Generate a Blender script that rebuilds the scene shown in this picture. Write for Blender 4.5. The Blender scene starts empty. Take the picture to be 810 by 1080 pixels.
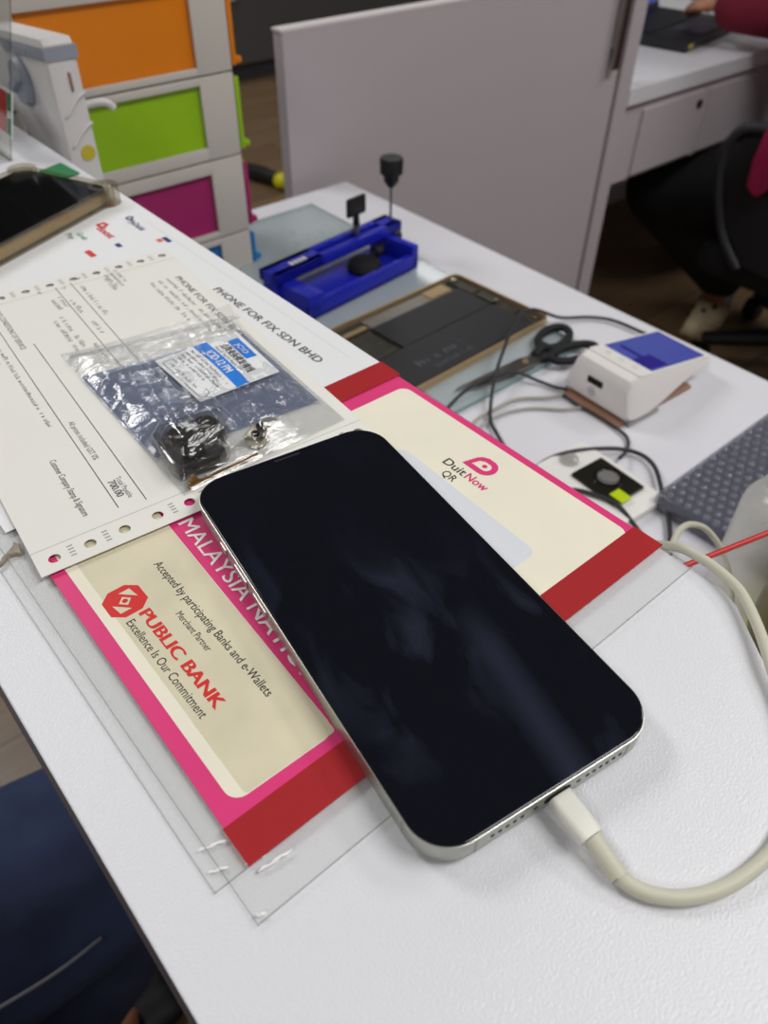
import bpy, bmesh, math, random
from mathutils import Vector, Matrix, Euler
random.seed(7)
S = bpy.context.scene
COL = S.collection
PI = math.pi
T = 0.94      # counter top height
D = 0.725     # work desk top height

# ------------------------------------------------------------------ materials
def lin(c):
    c = c / 255.0
    return c / 12.92 if c <= 0.04045 else ((c + 0.055) / 1.055) ** 2.4
def rgb(r, g, b): return (lin(r), lin(g), lin(b), 1.0)

def mat(name, col, rough=0.5, metal=0.0, var=0.0, vscale=20, bump=0.0, bscale=200, emis=None, es=0.0,
        trans=0.0, ior=1.45, spec=0.5, coat=0.0, alpha=1.0, rvar=0.0):
    m = bpy.data.materials.new(name); m.use_nodes = True
    nt = m.node_tree; b = nt.nodes['Principled BSDF']
    b.inputs['Base Color'].default_value = col
    b.inputs['Roughness'].default_value = rough
    b.inputs['Metallic'].default_value = metal
    b.inputs['IOR'].default_value = ior
    b.inputs['Specular IOR Level'].default_value = spec
    b.inputs['Transmission Weight'].default_value = trans
    b.inputs['Coat Weight'].default_value = coat
    b.inputs['Alpha'].default_value = alpha
    if emis:
        b.inputs['Emission Color'].default_value = emis
        b.inputs['Emission Strength'].default_value = es
    if var or bump or rvar:
        tc = nt.nodes.new('ShaderNodeTexCoord')
    if var or rvar:
        n = nt.nodes.new('ShaderNodeTexNoise'); n.inputs['Scale'].default_value = vscale
        n.inputs['Detail'].default_value = 6
        nt.links.new(tc.outputs['Object'], n.inputs['Vector'])
        if var:
            r = nt.nodes.new('ShaderNodeMapRange')
            r.inputs['From Min'].default_value = 0.3; r.inputs['From Max'].default_value = 0.7
            r.inputs['To Min'].default_value = 1 - var; r.inputs['To Max'].default_value = 1 + var
            nt.links.new(n.outputs['Fac'], r.inputs['Value'])
            mx = nt.nodes.new('ShaderNodeMix'); mx.data_type = 'RGBA'; mx.blend_type = 'MULTIPLY'
            mx.inputs['Factor'].default_value = 1.0
            mx.inputs[6].default_value = col
            nt.links.new(r.outputs['Result'], mx.inputs[7])
            nt.links.new(mx.outputs[2], b.inputs['Base Color'])
        if rvar:
            r = nt.nodes.new('ShaderNodeMapRange')
            r.inputs['From Min'].default_value = 0.35; r.inputs['From Max'].default_value = 0.65
            r.inputs['To Min'].default_value = rough; r.inputs['To Max'].default_value = rough + rvar
            nt.links.new(n.outputs['Fac'], r.inputs['Value'])
            nt.links.new(r.outputs['Result'], b.inputs['Roughness'])
    if bump:
        n2 = nt.nodes.new('ShaderNodeTexNoise'); n2.inputs['Scale'].default_value = bscale
        n2.inputs['Detail'].default_value = 3
        nt.links.new(tc.outputs['Object'], n2.inputs['Vector'])
        bp = nt.nodes.new('ShaderNodeBump'); bp.inputs['Strength'].default_value = bump
        bp.inputs['Distance'].default_value = 0.001
        nt.links.new(n2.outputs['Fac'], bp.inputs['Height'])
        nt.links.new(bp.outputs['Normal'], b.inputs['Normal'])
    return m

def film(name, tint, gloss=0.08, rough=0.08, bump=0.0, bscale=60, dist=0.002, haze=0.0, hazecol=(0.8, 0.8, 0.8, 1)):
    """thin clear plastic: see-through with a mirror-like sheen"""
    m = bpy.data.materials.new(name); m.use_nodes = True
    nt = m.node_tree; nt.nodes.clear()
    out = nt.nodes.new('ShaderNodeOutputMaterial')
    tr = nt.nodes.new('ShaderNodeBsdfTransparent'); tr.inputs['Color'].default_value = tint
    gl = nt.nodes.new('ShaderNodeBsdfGlossy'); gl.inputs['Roughness'].default_value = rough
    mix = nt.nodes.new('ShaderNodeMixShader')
    fr = nt.nodes.new('ShaderNodeLayerWeight'); fr.inputs['Blend'].default_value = 0.5
    pw = nt.nodes.new('ShaderNodeMath'); pw.operation = 'POWER'; pw.inputs[1].default_value = 4.0
    ad = nt.nodes.new('ShaderNodeMath'); ad.operation = 'MULTIPLY_ADD'; ad.inputs[1].default_value = 0.55; ad.inputs[2].default_value = gloss; ad.use_clamp = True
    nt.links.new(fr.outputs['Facing'], pw.inputs[0]); nt.links.new(pw.outputs[0], ad.inputs[0]); nt.links.new(ad.outputs[0], mix.inputs[0])
    base = tr
    if haze:
        df = nt.nodes.new('ShaderNodeBsdfDiffuse'); df.inputs['Color'].default_value = hazecol
        mh = nt.nodes.new('ShaderNodeMixShader'); mh.inputs[0].default_value = haze
        nt.links.new(tr.outputs[0], mh.inputs[1]); nt.links.new(df.outputs[0], mh.inputs[2])
        base = mh
    nt.links.new(base.outputs[0], mix.inputs[1]); nt.links.new(gl.outputs[0], mix.inputs[2])
    if bump:
        tc = nt.nodes.new('ShaderNodeTexCoord')
        mp = nt.nodes.new('ShaderNodeMapping'); mp.inputs['Scale'].default_value = (1.0, 1.9, 1.0)
        n = nt.nodes.new('ShaderNodeTexNoise'); n.inputs['Scale'].default_value = bscale
        n.inputs['Detail'].default_value = 4; n.inputs['Distortion'].default_value = 1.2
        bp = nt.nodes.new('ShaderNodeBump'); bp.inputs['Strength'].default_value = bump
        bp.inputs['Distance'].default_value = dist
        nt.links.new(tc.outputs['Object'], mp.inputs[0]); nt.links.new(mp.outputs[0], n.inputs['Vector'])
        nt.links.new(n.outputs['Fac'], bp.inputs['Height'])
        nt.links.new(bp.outputs['Normal'], gl.inputs['Normal']); nt.links.new(bp.outputs['Normal'], fr.inputs['Normal'])
    nt.links.new(mix.outputs[0], out.inputs[0])
    return m

def wood_floor():
    m = bpy.data.materials.new('wood_floor'); m.use_nodes = True
    nt = m.node_tree; b = nt.nodes['Principled BSDF']
    tc = nt.nodes.new('ShaderNodeTexCoord')
    mp = nt.nodes.new('ShaderNodeMapping'); mp.inputs['Rotation'].default_value = (0, 0, 0.0)
    br = nt.nodes.new('ShaderNodeTexBrick')
    br.inputs['Scale'].default_value = 1.0
    br.inputs['Brick Width'].default_value = 1.1; br.inputs['Row Height'].default_value = 0.16
    br.inputs['Mortar Size'].default_value = 0.002
    br.inputs['Color1'].default_value = rgb(150, 124, 92); br.inputs['Color2'].default_value = rgb(128, 102, 76)
    br.inputs['Mortar'].default_value = rgb(80, 64, 50)
    n = nt.nodes.new('ShaderNodeTexNoise'); n.inputs['Scale'].default_value = 6; n.inputs['Detail'].default_value = 8
    mp2 = nt.nodes.new('ShaderNodeMapping'); mp2.inputs['Scale'].default_value = (1, 14, 1)
    nt.links.new(tc.outputs['Object'], mp.inputs[0]); nt.links.new(mp.outputs[0], br.inputs['Vector'])
    nt.links.new(tc.outputs['Object'], mp2.inputs[0]); nt.links.new(mp2.outputs[0], n.inputs['Vector'])
    mx = nt.nodes.new('ShaderNodeMix'); mx.data_type = 'RGBA'; mx.blend_type = 'MULTIPLY'; mx.inputs['Factor'].default_value = 0.55
    nt.links.new(br.outputs['Color'], mx.inputs[6]); nt.links.new(n.outputs['Fac'], mx.inputs[7])
    nt.links.new(mx.outputs[2], b.inputs['Base Color'])
    b.inputs['Roughness'].default_value = 0.4
    return m

M = {}
M['counter'] = mat('white_laminate', rgb(228, 229, 234), 0.28, bump=0.3, bscale=1300, var=0.012, vscale=6)
M['desk'] = mat('desk_laminate', rgb(216, 216, 222), 0.42, var=0.03, vscale=9, bump=0.05, bscale=700)
M['edge'] = mat('edge_band', rgb(40, 30, 34), 0.5)
M['panel'] = mat('panel_laminate', rgb(184, 177, 182), 0.5, var=0.015, vscale=3)
M['paneledge'] = mat('panel_edge', rgb(215, 208, 210), 0.5)
M['steel'] = mat('brushed_steel', rgb(150, 146, 140), 0.35, 1.0)
M['chrome'] = mat('polished_steel', rgb(176, 177, 170), 0.34, 0.85)
M['glassblack'] = mat('black_glass', rgb(9, 10, 14), 0.07, 0, spec=0.4)
def smudge_highlight():  # smudges, weaker towards the top end, plus a painted-in reflection streak
    m = mat('smudge_highlight_screen', rgb(13, 14, 20), 0.10, 0, spec=0.4); nt = m.node_tree; b = nt.nodes['Principled BSDF']
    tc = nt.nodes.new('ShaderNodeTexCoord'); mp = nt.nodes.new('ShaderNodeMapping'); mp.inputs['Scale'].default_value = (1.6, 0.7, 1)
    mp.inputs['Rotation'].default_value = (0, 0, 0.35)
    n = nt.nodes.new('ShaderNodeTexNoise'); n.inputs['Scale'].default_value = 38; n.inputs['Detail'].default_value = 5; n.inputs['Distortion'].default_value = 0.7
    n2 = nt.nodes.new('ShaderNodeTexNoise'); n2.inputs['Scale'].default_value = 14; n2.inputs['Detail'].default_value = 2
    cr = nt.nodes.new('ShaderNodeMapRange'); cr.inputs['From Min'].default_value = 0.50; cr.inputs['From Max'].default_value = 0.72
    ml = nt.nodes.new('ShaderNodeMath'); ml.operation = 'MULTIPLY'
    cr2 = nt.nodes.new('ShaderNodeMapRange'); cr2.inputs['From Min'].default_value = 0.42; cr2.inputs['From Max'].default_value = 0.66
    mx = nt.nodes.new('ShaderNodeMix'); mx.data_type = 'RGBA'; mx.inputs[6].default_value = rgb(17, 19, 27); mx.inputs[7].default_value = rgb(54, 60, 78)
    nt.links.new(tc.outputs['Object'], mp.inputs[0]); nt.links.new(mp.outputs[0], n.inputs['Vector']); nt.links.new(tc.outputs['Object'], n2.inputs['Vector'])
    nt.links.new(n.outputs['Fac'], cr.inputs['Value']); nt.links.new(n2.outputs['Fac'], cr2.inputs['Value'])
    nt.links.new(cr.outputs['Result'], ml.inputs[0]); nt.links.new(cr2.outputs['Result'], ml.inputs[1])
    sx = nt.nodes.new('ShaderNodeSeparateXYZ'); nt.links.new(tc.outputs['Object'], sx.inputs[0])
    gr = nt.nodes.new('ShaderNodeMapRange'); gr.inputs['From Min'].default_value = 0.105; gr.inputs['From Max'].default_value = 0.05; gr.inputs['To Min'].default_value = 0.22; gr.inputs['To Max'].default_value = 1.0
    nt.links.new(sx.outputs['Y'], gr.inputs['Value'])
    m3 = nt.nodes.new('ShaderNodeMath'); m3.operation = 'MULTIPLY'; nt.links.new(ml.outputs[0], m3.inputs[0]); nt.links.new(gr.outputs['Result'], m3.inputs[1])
    # one streak of reflected highlight, painted into the glass colour
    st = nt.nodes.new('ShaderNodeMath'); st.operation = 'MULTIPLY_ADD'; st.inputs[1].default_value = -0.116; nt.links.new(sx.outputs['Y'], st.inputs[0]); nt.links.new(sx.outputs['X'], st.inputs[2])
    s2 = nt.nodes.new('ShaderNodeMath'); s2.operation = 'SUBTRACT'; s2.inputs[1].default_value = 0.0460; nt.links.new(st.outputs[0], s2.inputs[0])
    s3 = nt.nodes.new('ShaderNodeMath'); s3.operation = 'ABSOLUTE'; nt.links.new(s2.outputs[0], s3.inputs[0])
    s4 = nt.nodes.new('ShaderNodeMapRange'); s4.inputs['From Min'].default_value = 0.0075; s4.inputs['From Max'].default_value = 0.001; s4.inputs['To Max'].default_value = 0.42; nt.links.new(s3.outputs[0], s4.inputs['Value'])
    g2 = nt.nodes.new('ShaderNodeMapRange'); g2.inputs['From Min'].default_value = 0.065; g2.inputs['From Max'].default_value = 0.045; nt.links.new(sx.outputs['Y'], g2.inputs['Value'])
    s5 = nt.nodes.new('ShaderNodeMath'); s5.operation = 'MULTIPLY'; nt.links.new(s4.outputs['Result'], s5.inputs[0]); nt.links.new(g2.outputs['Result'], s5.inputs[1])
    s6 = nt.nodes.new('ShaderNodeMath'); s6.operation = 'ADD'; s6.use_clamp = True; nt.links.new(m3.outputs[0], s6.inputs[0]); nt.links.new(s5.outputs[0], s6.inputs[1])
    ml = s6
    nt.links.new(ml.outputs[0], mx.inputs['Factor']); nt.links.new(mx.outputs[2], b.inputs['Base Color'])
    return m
M['smudge_highlight'] = smudge_highlight()
M['black'] = mat('black_plastic', rgb(24, 24, 26), 0.45)
M['softblack'] = mat('black_rubber', rgb(20, 20, 22), 0.7)
M['hole'] = mat('dark_hole', rgb(10, 10, 10), 0.9)
M['whiteplastic'] = mat('white_plastic', rgb(228, 226, 222), 0.35)
M['cordwhite'] = mat('aged_white_cord', rgb(206, 205, 186), 0.5)
M['plugwhite'] = mat('white_plug', rgb(226, 226, 216), 0.4)
M['pink'] = mat('pink_print', rgb(226, 60, 126), 0.45, var=0.03, vscale=40)
M['cream'] = mat('cream_print', rgb(240, 236, 216), 0.5, var=0.03, vscale=30)
M['beige'] = mat('aged_beige_print', rgb(219, 212, 184), 0.5, var=0.07, vscale=45)
M['cardwhite'] = mat('white_card', rgb(236, 238, 240), 0.45)
M['cardgrey'] = mat('pale_blue_card', rgb(222, 226, 232), 0.4)
M['paper'] = mat('paper', rgb(236, 235, 229), 0.75, var=0.01, vscale=30)
M['ink'] = mat('grey_ink', rgb(98, 96, 100), 0.7)
M['inkblack'] = mat('black_ink', rgb(38, 36, 40), 0.6)
M['inkred'] = mat('red_ink', rgb(216, 44, 44), 0.5)
M['inkwhite'] = mat('white_ink', rgb(245, 240, 240), 0.5)
M['inkblue'] = mat('navy_ink', rgb(40, 44, 120), 0.5)
M['inkgreen'] = mat('green_ink', rgb(60, 150, 90), 0.5)
M['inkorange'] = mat('orange_ink', rgb(232, 96, 40), 0.5)
M['labelblue'] = mat('label_blue', rgb(20, 128, 226), 0.4)
M['olive'] = mat('olive_ink', rgb(92, 92, 84), 0.6)
M['sleeve'] = film('clear_sleeve', (0.955, 0.96, 0.95, 1), 0.015, 0.06, 0.05, 25, 0.001, haze=0.05)
M['crease_glint'] = mat('sleeve_crease_glint', rgb(250, 250, 250), 0.15)  # plain white stands in for glints along the sleeve creases
M['sleeve_edge'] = film('sleeve_edge', (0.86, 0.875, 0.86, 1), 0.05, 0.15)
M['tape'] = film('red_tape', (0.80, 0.13, 0.12, 1), 0.02, 0.12, 0.1, 60, haze=0.62, hazecol=rgb(200, 64, 68))
M['bag'] = film('clear_bag', (0.955, 0.96, 0.965, 1), 0.08, 0.09, 0.5, 75, 0.002, haze=0.035)
M['anti'] = film('antistatic_film', (0.46, 0.51, 0.62, 1), 0.06, 0.18, 0.30, 40, 0.0015, haze=0.42, hazecol=rgb(138, 148, 178))
M['blister'] = film('clear_blister', (0.80, 0.80, 0.80, 1), 0.07, 0.06, 0.15, 60)
M['acrylic'] = film('clear_acrylic', (0.93, 0.94, 0.93, 1), 0.03, 0.05)
M['clearcase'] = film('clear_case', (0.82, 0.80, 0.74, 1), 0.05, 0.12, 0.1, 80, haze=0.05, hazecol=rgb(190, 180, 150))
M['glassplate'] = film('glass_plate', (0.86, 0.91, 0.92, 1), 0.04, 0.05, haze=0.45, hazecol=rgb(206, 214, 216))
M['glassedge'] = mat('glass_edge', rgb(128, 156, 156), 0.2)
M['towerwhite'] = mat('tower_frame', rgb(202, 196, 188), 0.45, var=0.01)
M['orange'] = mat('orange_drawer', rgb(226, 128, 10), 0.3, var=0.06, vscale=8)
M['lime'] = mat('lime_drawer', rgb(150, 196, 20), 0.3, var=0.06, vscale=8)
M['magenta'] = mat('magenta_drawer', rgb(166, 44, 104), 0.3, var=0.06, vscale=8)
M['bluedrawer'] = mat('blue_drawer', rgb(26, 120, 190), 0.3)
M['machine'] = mat('machine_white', rgb(216, 213, 212), 0.4)
M['machinegrey'] = mat('machine_grey', rgb(146, 152, 164), 0.45)
M['yellow'] = mat('yellow_sticker', rgb(196, 184, 50), 0.4)
M['fixblue'] = mat('fixture_blue', rgb(26, 36, 176), 0.38, var=0.04)
M['gold'] = mat('gold_aluminium', rgb(196, 170, 130), 0.4, 0.7)
M['battery'] = mat('battery_black', rgb(40, 41, 44), 0.45, var=0.04)
M['batteryink'] = mat('battery_print', rgb(96, 99, 108), 0.5)
M['pcb'] = mat('board', rgb(54, 52, 44), 0.4, var=0.4, vscale=120)
M['foil'] = mat('foil', rgb(150, 146, 136), 0.35, 0.7, bump=0.3, bscale=300)
M['copper'] = mat('copper_flex', rgb(128, 96, 52), 0.4, 0.6)
M['termwhite'] = mat('terminal_white', rgb(226, 222, 220), 0.4)
M['termgrey'] = mat('terminal_grey', rgb(150, 148, 148), 0.45)
M['brown'] = mat('brown_base', rgb(150, 112, 92), 0.5)
M['screenblue'] = mat('lit_screen', rgb(50, 58, 120), 0.2, emis=rgb(72, 84, 168), es=0.32)
M['screendark'] = mat('lit_screen_dark', rgb(30, 24, 100), 0.2, emis=rgb(34, 24, 130), es=0.3)
M['bottle'] = film('frosted_plastic', (0.90, 0.90, 0.89, 1), 0.03, 0.2, haze=0.6, hazecol=rgb(240, 240, 236))
M['capyellow'] = mat('pale_cap', rgb(208, 210, 150), 0.4)
M['canmetal'] = mat('can_olive', rgb(112, 104, 62), 0.3, 0.7)
M['canyellow'] = mat('can_yellow', rgb(206, 200, 20), 0.4)
M['straw'] = mat('red_straw', rgb(198, 52, 50), 0.4)
M['cable'] = mat('black_cable', rgb(44, 44, 48), 0.5)
M['cablegrey'] = mat('grey_cable', rgb(170, 168, 160), 0.5)
M['bubble'] = film('bubble_film', (0.80, 0.81, 0.85, 1), 0.06, 0.12, 0.3, 120, haze=0.18, hazecol=rgb(176, 178, 190))
M['parcel'] = mat('dark_device', rgb(74, 76, 90), 0.4, 0.3)
M['lens'] = mat('lens_plate', rgb(26, 26, 20), 0.3)
M['limetab'] = mat('lime_tab', rgb(180, 205, 20), 0.4)
M['skin'] = mat('skin', rgb(176, 122, 92), 0.5, var=0.05)
M['maroon'] = mat('maroon_knit', rgb(112, 16, 40), 0.85, var=0.12, vscale=40, bump=0.3, bscale=150)
M['trouser'] = mat('black_trousers', rgb(22, 22, 27), 0.85, bump=0.3, bscale=120)
M['denim'] = mat('denim', rgb(54, 66, 100), 0.9, var=0.5, vscale=9, bump=0.4, bscale=500)
M['stitch'] = mat('seam_thread', rgb(120, 122, 130), 0.8)
M['clog'] = mat('cream_clog', rgb(222, 204, 168), 0.6)
M['sock'] = mat('grey_sock', rgb(160, 168, 182), 0.9)
M['hair'] = mat('hair', rgb(22, 18, 16), 0.6)
M['mesh'] = mat('chair_mesh', rgb(22, 22, 24), 0.8)
M['chairgrey'] = mat('chair_rim', rgb(44, 45, 50), 0.5)
M['pinkcloth'] = mat('pink_cloth', rgb(186, 40, 92), 0.8)
M['laptop'] = mat('laptop_case', rgb(34, 36, 42), 0.4)
M['laptopblue'] = mat('palmrest_blue', rgb(26, 40, 72), 0.3)
M['greycab'] = mat('dark_grey_cabinet', rgb(88, 88, 90), 0.3)
M['shirt'] = mat('pale_shirt', rgb(206, 200, 204), 0.9, var=0.5, vscale=30)
M['wall'] = mat('wall_paint', rgb(196, 194, 190), 0.8)
M['walldark'] = mat('dark_wall', rgb(70, 70, 74), 0.6)
M['ceil'] = mat('ceiling_paint', rgb(150, 150, 152), 0.9)
M['lamp'] = mat('light_panel', rgb(255, 255, 255), 0.5, emis=(1, 1, 1, 1), es=4.0)
M['scrap'] = mat('dirty_tape', rgb(150, 140, 122), 0.6, var=0.35, vscale=300)
M['greenpaper'] = mat('green_card', rgb(40, 130, 74), 0.6)
M['redcard'] = mat('red_card', rgb(190, 40, 40), 0.6)
M['module'] = mat('camera_black', rgb(30, 29, 34), 0.3)
M['silver'] = mat('camera_bracket', rgb(190, 184, 168), 0.28, 1.0)
M['floor'] = wood_floor()

# ------------------------------------------------------------------ builders
def thing(name, label, cat, loc=(0, 0, 0), rotz=0.0, group=None):
    o = bpy.data.objects.new(name, None); COL.objects.link(o)
    o.location = loc; o.rotation_euler = (0, 0, rotz)
    o.empty_display_size = 0.02
    o['label'] = label; o['category'] = cat
    if group: o['group'] = group
    return o
def tag(o, label, cat, group=None):
    o['label'] = label; o['category'] = cat
    if group: o['group'] = group
    return o
def mw(o):
    m = o.matrix_basis.copy()
    while o.parent: o = o.parent; m = o.matrix_basis @ m
    return m
def obj(name, bm, m, parent=None, local=False, smooth=None, label=None):
    me = bpy.data.meshes.new(name)
    bmesh.ops.recalc_face_normals(bm, faces=bm.faces[:])
    if parent is not None and not local:
        bmesh.ops.transform(bm, matrix=mw(parent).inverted(), verts=bm.verts[:])
    off = None
    if parent is None and len(bm.verts):
        xs = [v.co for v in bm.verts]
        off = Vector(((min(v.x for v in xs) + max(v.x for v in xs)) / 2, (min(v.y for v in xs) + max(v.y for v in xs)) / 2, min(v.z for v in xs)))
        bmesh.ops.translate(bm, vec=-off, verts=bm.verts[:])
    bm.to_mesh(me); bm.free()
    for mm in (m if isinstance(m, (list, tuple)) else [m]): me.materials.append(mm)
    o = bpy.data.objects.new(name, me); COL.objects.link(o)
    if parent is not None: o.parent = parent
    if off is not None: o.location = off
    if smooth is not None:
        me.shade_smooth()
        try: me.set_sharp_from_angle(angle=math.radians(smooth))
        except Exception: pass
    if label: o['label'] = label
    return o
def struct(name, bm, m):
    o = obj(name, bm, m); o['kind'] = 'structure'; return o
def B(): return bmesh.new()
def add(bm, src, mi=0):
    me = bpy.data.meshes.new('tmp'); 
    for f in src.faces: f.material_index = mi
    src.to_mesh(me); src.free(); bm.from_mesh(me); bpy.data.meshes.remove(me)
    return bm
def box(bm, x0, x1, y0, y1, z0, z1, bev=0.0, rot=None, mi=0, seg=2):
    s = bmesh.new()
    bmesh.ops.create_cube(s, size=1)
    bmesh.ops.scale(s, vec=(x1 - x0, y1 - y0, z1 - z0), verts=s.verts[:])
    if bev: bmesh.ops.bevel(s, geom=s.edges[:], offset=bev, segments=seg, profile=0.6, affect='EDGES')
    if rot is not None: bmesh.ops.transform(s, matrix=rot.to_4x4(), verts=s.verts[:])
    bmesh.ops.translate(s, vec=((x0 + x1) / 2, (y0 + y1) / 2, (z0 + z1) / 2), verts=s.verts[:])
    return add(bm, s, mi)
def frame_of(d):
    d = d.normalized(); a = Vector((0, 0, 1)) if abs(d.z) < 0.95 else Vector((1, 0, 0))
    x = a.cross(d).normalized(); return x, d.cross(x)
def tube(bm, pts, r, n=12, mi=0, cap=True):
    s = bmesh.new(); pts = [Vector(p) for p in pts]; rs = r if isinstance(r, (list, tuple)) else [r] * len(pts)
    rings = []; x = None
    for i, p in enumerate(pts):
        d = (pts[min(i + 1, len(pts) - 1)] - pts[max(i - 1, 0)])
        if d.length < 1e-9: d = Vector((0, 0, 1))
        d.normalize()
        if x is None: x, y = frame_of(d)
        else:
            x = (x - d * x.dot(d)); x = x.normalized() if x.length > 1e-6 else frame_of(d)[0]; y = d.cross(x)
        rings.append([s.verts.new(p + (x * math.cos(2 * PI * k / n) + y * math.sin(2 * PI * k / n)) * rs[i]) for k in range(n)])
    for a, b in zip(rings, rings[1:]):
        for k in range(n): s.faces.new((a[k], a[(k + 1) % n], b[(k + 1) % n], b[k]))
    if cap:
        s.faces.new(rings[0][::-1]); s.faces.new(rings[-1])
    return add(bm, s, mi)
def spline(pts, n=8):
    P = [Vector(p) for p in pts]; out = []
    for i in range(len(P) - 1):
        p0 = P[max(i - 1, 0)]; p1 = P[i]; p2 = P[i + 1]; p3 = P[min(i + 2, len(P) - 1)]
        for k in range(n):
            t = k / n
            out.append(0.5 * ((2 * p1) + (p2 - p0) * t + (2 * p0 - 5 * p1 + 4 * p2 - p3) * t * t + (3 * p1 - p0 - 3 * p2 + p3) * t ** 3))
    out.append(P[-1]); return out
def prism(bm, poly, z0, z1, bev=0.0, mi=0, mtx=None, seg=2, top_only=False):
    s = bmesh.new()
    vs = [s.verts.new((p[0], p[1], z0)) for p in poly]
    f = s.faces.new(vs)
    r = bmesh.ops.extrude_face_region(s, geom=[f])
    bmesh.ops.translate(s, vec=(0, 0, z1 - z0), verts=[v for v in r['geom'] if isinstance(v, bmesh.types.BMVert)])
    if bev:
        es = [e for e in s.edges if abs(e.verts[0].co.z - e.verts[1].co.z) < 1e-9 and (not top_only or e.verts[0].co.z > (z0 + z1) / 2)]
        bmesh.ops.bevel(s, geom=es, offset=bev, segments=seg, profile=0.5, affect='EDGES')
    if mtx is not None: bmesh.ops.transform(s, matrix=mtx, verts=s.verts[:])
    return add(bm, s, mi)
def rrect(x0, x1, y0, y1, r, n=6):
    out = []
    for cx, cy, a in ((x1 - r, y1 - r, 0), (x0 + r, y1 - r, 90), (x0 + r, y0 + r, 180), (x1 - r, y0 + r, 270)):
        for k in range(n + 1):
            t = math.radians(a + 90 * k / n); out.append((cx + r * math.cos(t), cy + r * math.sin(t)))
    return out
def circ(cx, cy, r, n=20, ry=None): return [(cx + r * math.cos(2 * PI * k / n), cy + (ry or r) * math.sin(2 * PI * k / n)) for k in range(n)]
def lathe(bm, prof, c=(0, 0, 0), n=24, mi=0, mtx=None):
    s = bmesh.new(); rings = []
    for r, z in prof: rings.append([s.verts.new((r * math.cos(2 * PI * k / n), r * math.sin(2 * PI * k / n), z)) for k in range(n)])
    for a, b in zip(rings, rings[1:]):
        for k in range(n): s.faces.new((a[k], a[(k + 1) % n], b[(k + 1) % n], b[k]))
    s.faces.new(rings[0][::-1]); s.faces.new(rings[-1])
    if mtx is not None: bmesh.ops.transform(s, matrix=mtx, verts=s.verts[:])
    bmesh.ops.translate(s, vec=c, verts=s.verts[:])
    return add(bm, s, mi)
def flat(bm, loops, z=0.0, thick=0.0, mi=0, mtx=None):
    """filled outline with holes (even-odd)"""
    cu = bpy.data.curves.new('t', 'CURVE'); cu.dimensions = '2D'; cu.fill_mode = 'BOTH' if thick else 'FRONT'; cu.extrude = thick / 2
    for lp in loops:
        sp = cu.splines.new('POLY'); sp.points.add(len(lp) - 1); sp.use_cyclic_u = True
        for p, q in zip(sp.points, lp): p.co = (q[0], q[1], 0, 1)
    return _from_curve(bm, cu, Matrix.Translation((0, 0, z + thick / 2)), mi, mtx)
def _from_curve(bm, cu, m0, mi, mtx):
    o = bpy.data.objects.new('t', cu); COL.objects.link(o)
    me = bpy.data.meshes.new_from_object(o.evaluated_get(bpy.context.evaluated_depsgraph_get()))
    bpy.data.objects.remove(o); bpy.data.curves.remove(cu)
    s = bmesh.new(); s.from_mesh(me); bpy.data.meshes.remove(me)
    bmesh.ops.transform(s, matrix=(mtx @ m0) if mtx is not None else m0, verts=s.verts[:])
    return add(bm, s, mi)
def text(bm, s, x, y, z, ang, cap, width=None, mi=0, bold=0.0, mtx=None, center=False):
    """lettering: x, y = start of the baseline; ang = reading direction in degrees; cap = capital height"""
    cu = bpy.data.curves.new('t', 'FONT'); cu.body = s; cu.size = 1.0; cu.resolution_u = 3
    o = bpy.data.objects.new('t', cu); COL.objects.link(o)
    bpy.context.view_layer.update()
    me = bpy.data.meshes.new_from_object(o.evaluated_get(bpy.context.evaluated_depsgraph_get()))
    bpy.data.objects.remove(o); bpy.data.curves.remove(cu)
    b = bmesh.new(); b.from_mesh(me); bpy.data.meshes.remove(me)
    if not b.verts: b.free(); return bm
    x0 = min(v.co.x for v in b.verts); x1 = max(v.co.x for v in b.verts)
    sy = cap / 0.70; sx = (width / (x1 - x0)) if width else sy
    bmesh.ops.translate(b, vec=(-x0 - ((x1 - x0) / 2 if center else 0), 0, 0), verts=b.verts[:])
    m = Matrix.Translation((x, y, z)) @ Matrix.Rotation(math.radians(ang), 4, 'Z') @ Matrix.Diagonal((sx, sy, 1, 1))
    if mtx is not None: m = mtx @ m
    for k in ((-1, 0, 1) if bold else (0,)):
        c = b.copy(); bmesh.ops.transform(c, matrix=m @ TR(k * bold / sx * sy, 0, (k + 1) * 0.00002), verts=c.verts[:]); add(bm, c, mi)
    b.free(); return bm
def quad(bm, pts, mi=0):
    s = bmesh.new(); s.faces.new([s.verts.new(p) for p in pts]); return add(bm, s, mi)
def bars(bm, x, y, z, ang, length, h, mi=0):
    """a line of print too small to read: short strokes"""
    a = math.radians(ang); dx, dy = math.cos(a), math.sin(a); ux, uy = -dy, dx
    t = 0.0
    while t < length:
        w = random.uniform(0.0004, 0.0011) * (h / 0.0018)
        g = random.uniform(0.00025, 0.0005) * (h / 0.0018)
        if random.random() < 0.17: t += 0.0012 * (h / 0.0018); continue
        hh = h * random.choice((0.68, 0.68, 1.0, 0.75)); lo = 0
        w = min(w, length - t)
        q = [(t, lo), (t + w * 0.45, lo), (t + w * 0.45, hh), (t, hh)]
        quad(bm, [(x + dx * p + ux * q_, y + dy * p + uy * q_, z) for p, q_ in q], mi)
        if random.random() < 0.7:
            lo2 = hh * random.choice((0.0, 0.4, 0.8))
            q = [(t, lo2), (t + w, lo2), (t + w, lo2 + hh * 0.22), (t, lo2 + hh * 0.22)]
            quad(bm, [(x + dx * p + ux * q_, y + dy * p + uy * q_, z) for p, q_ in q], mi)
        t += w + g
    return bm
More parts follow.
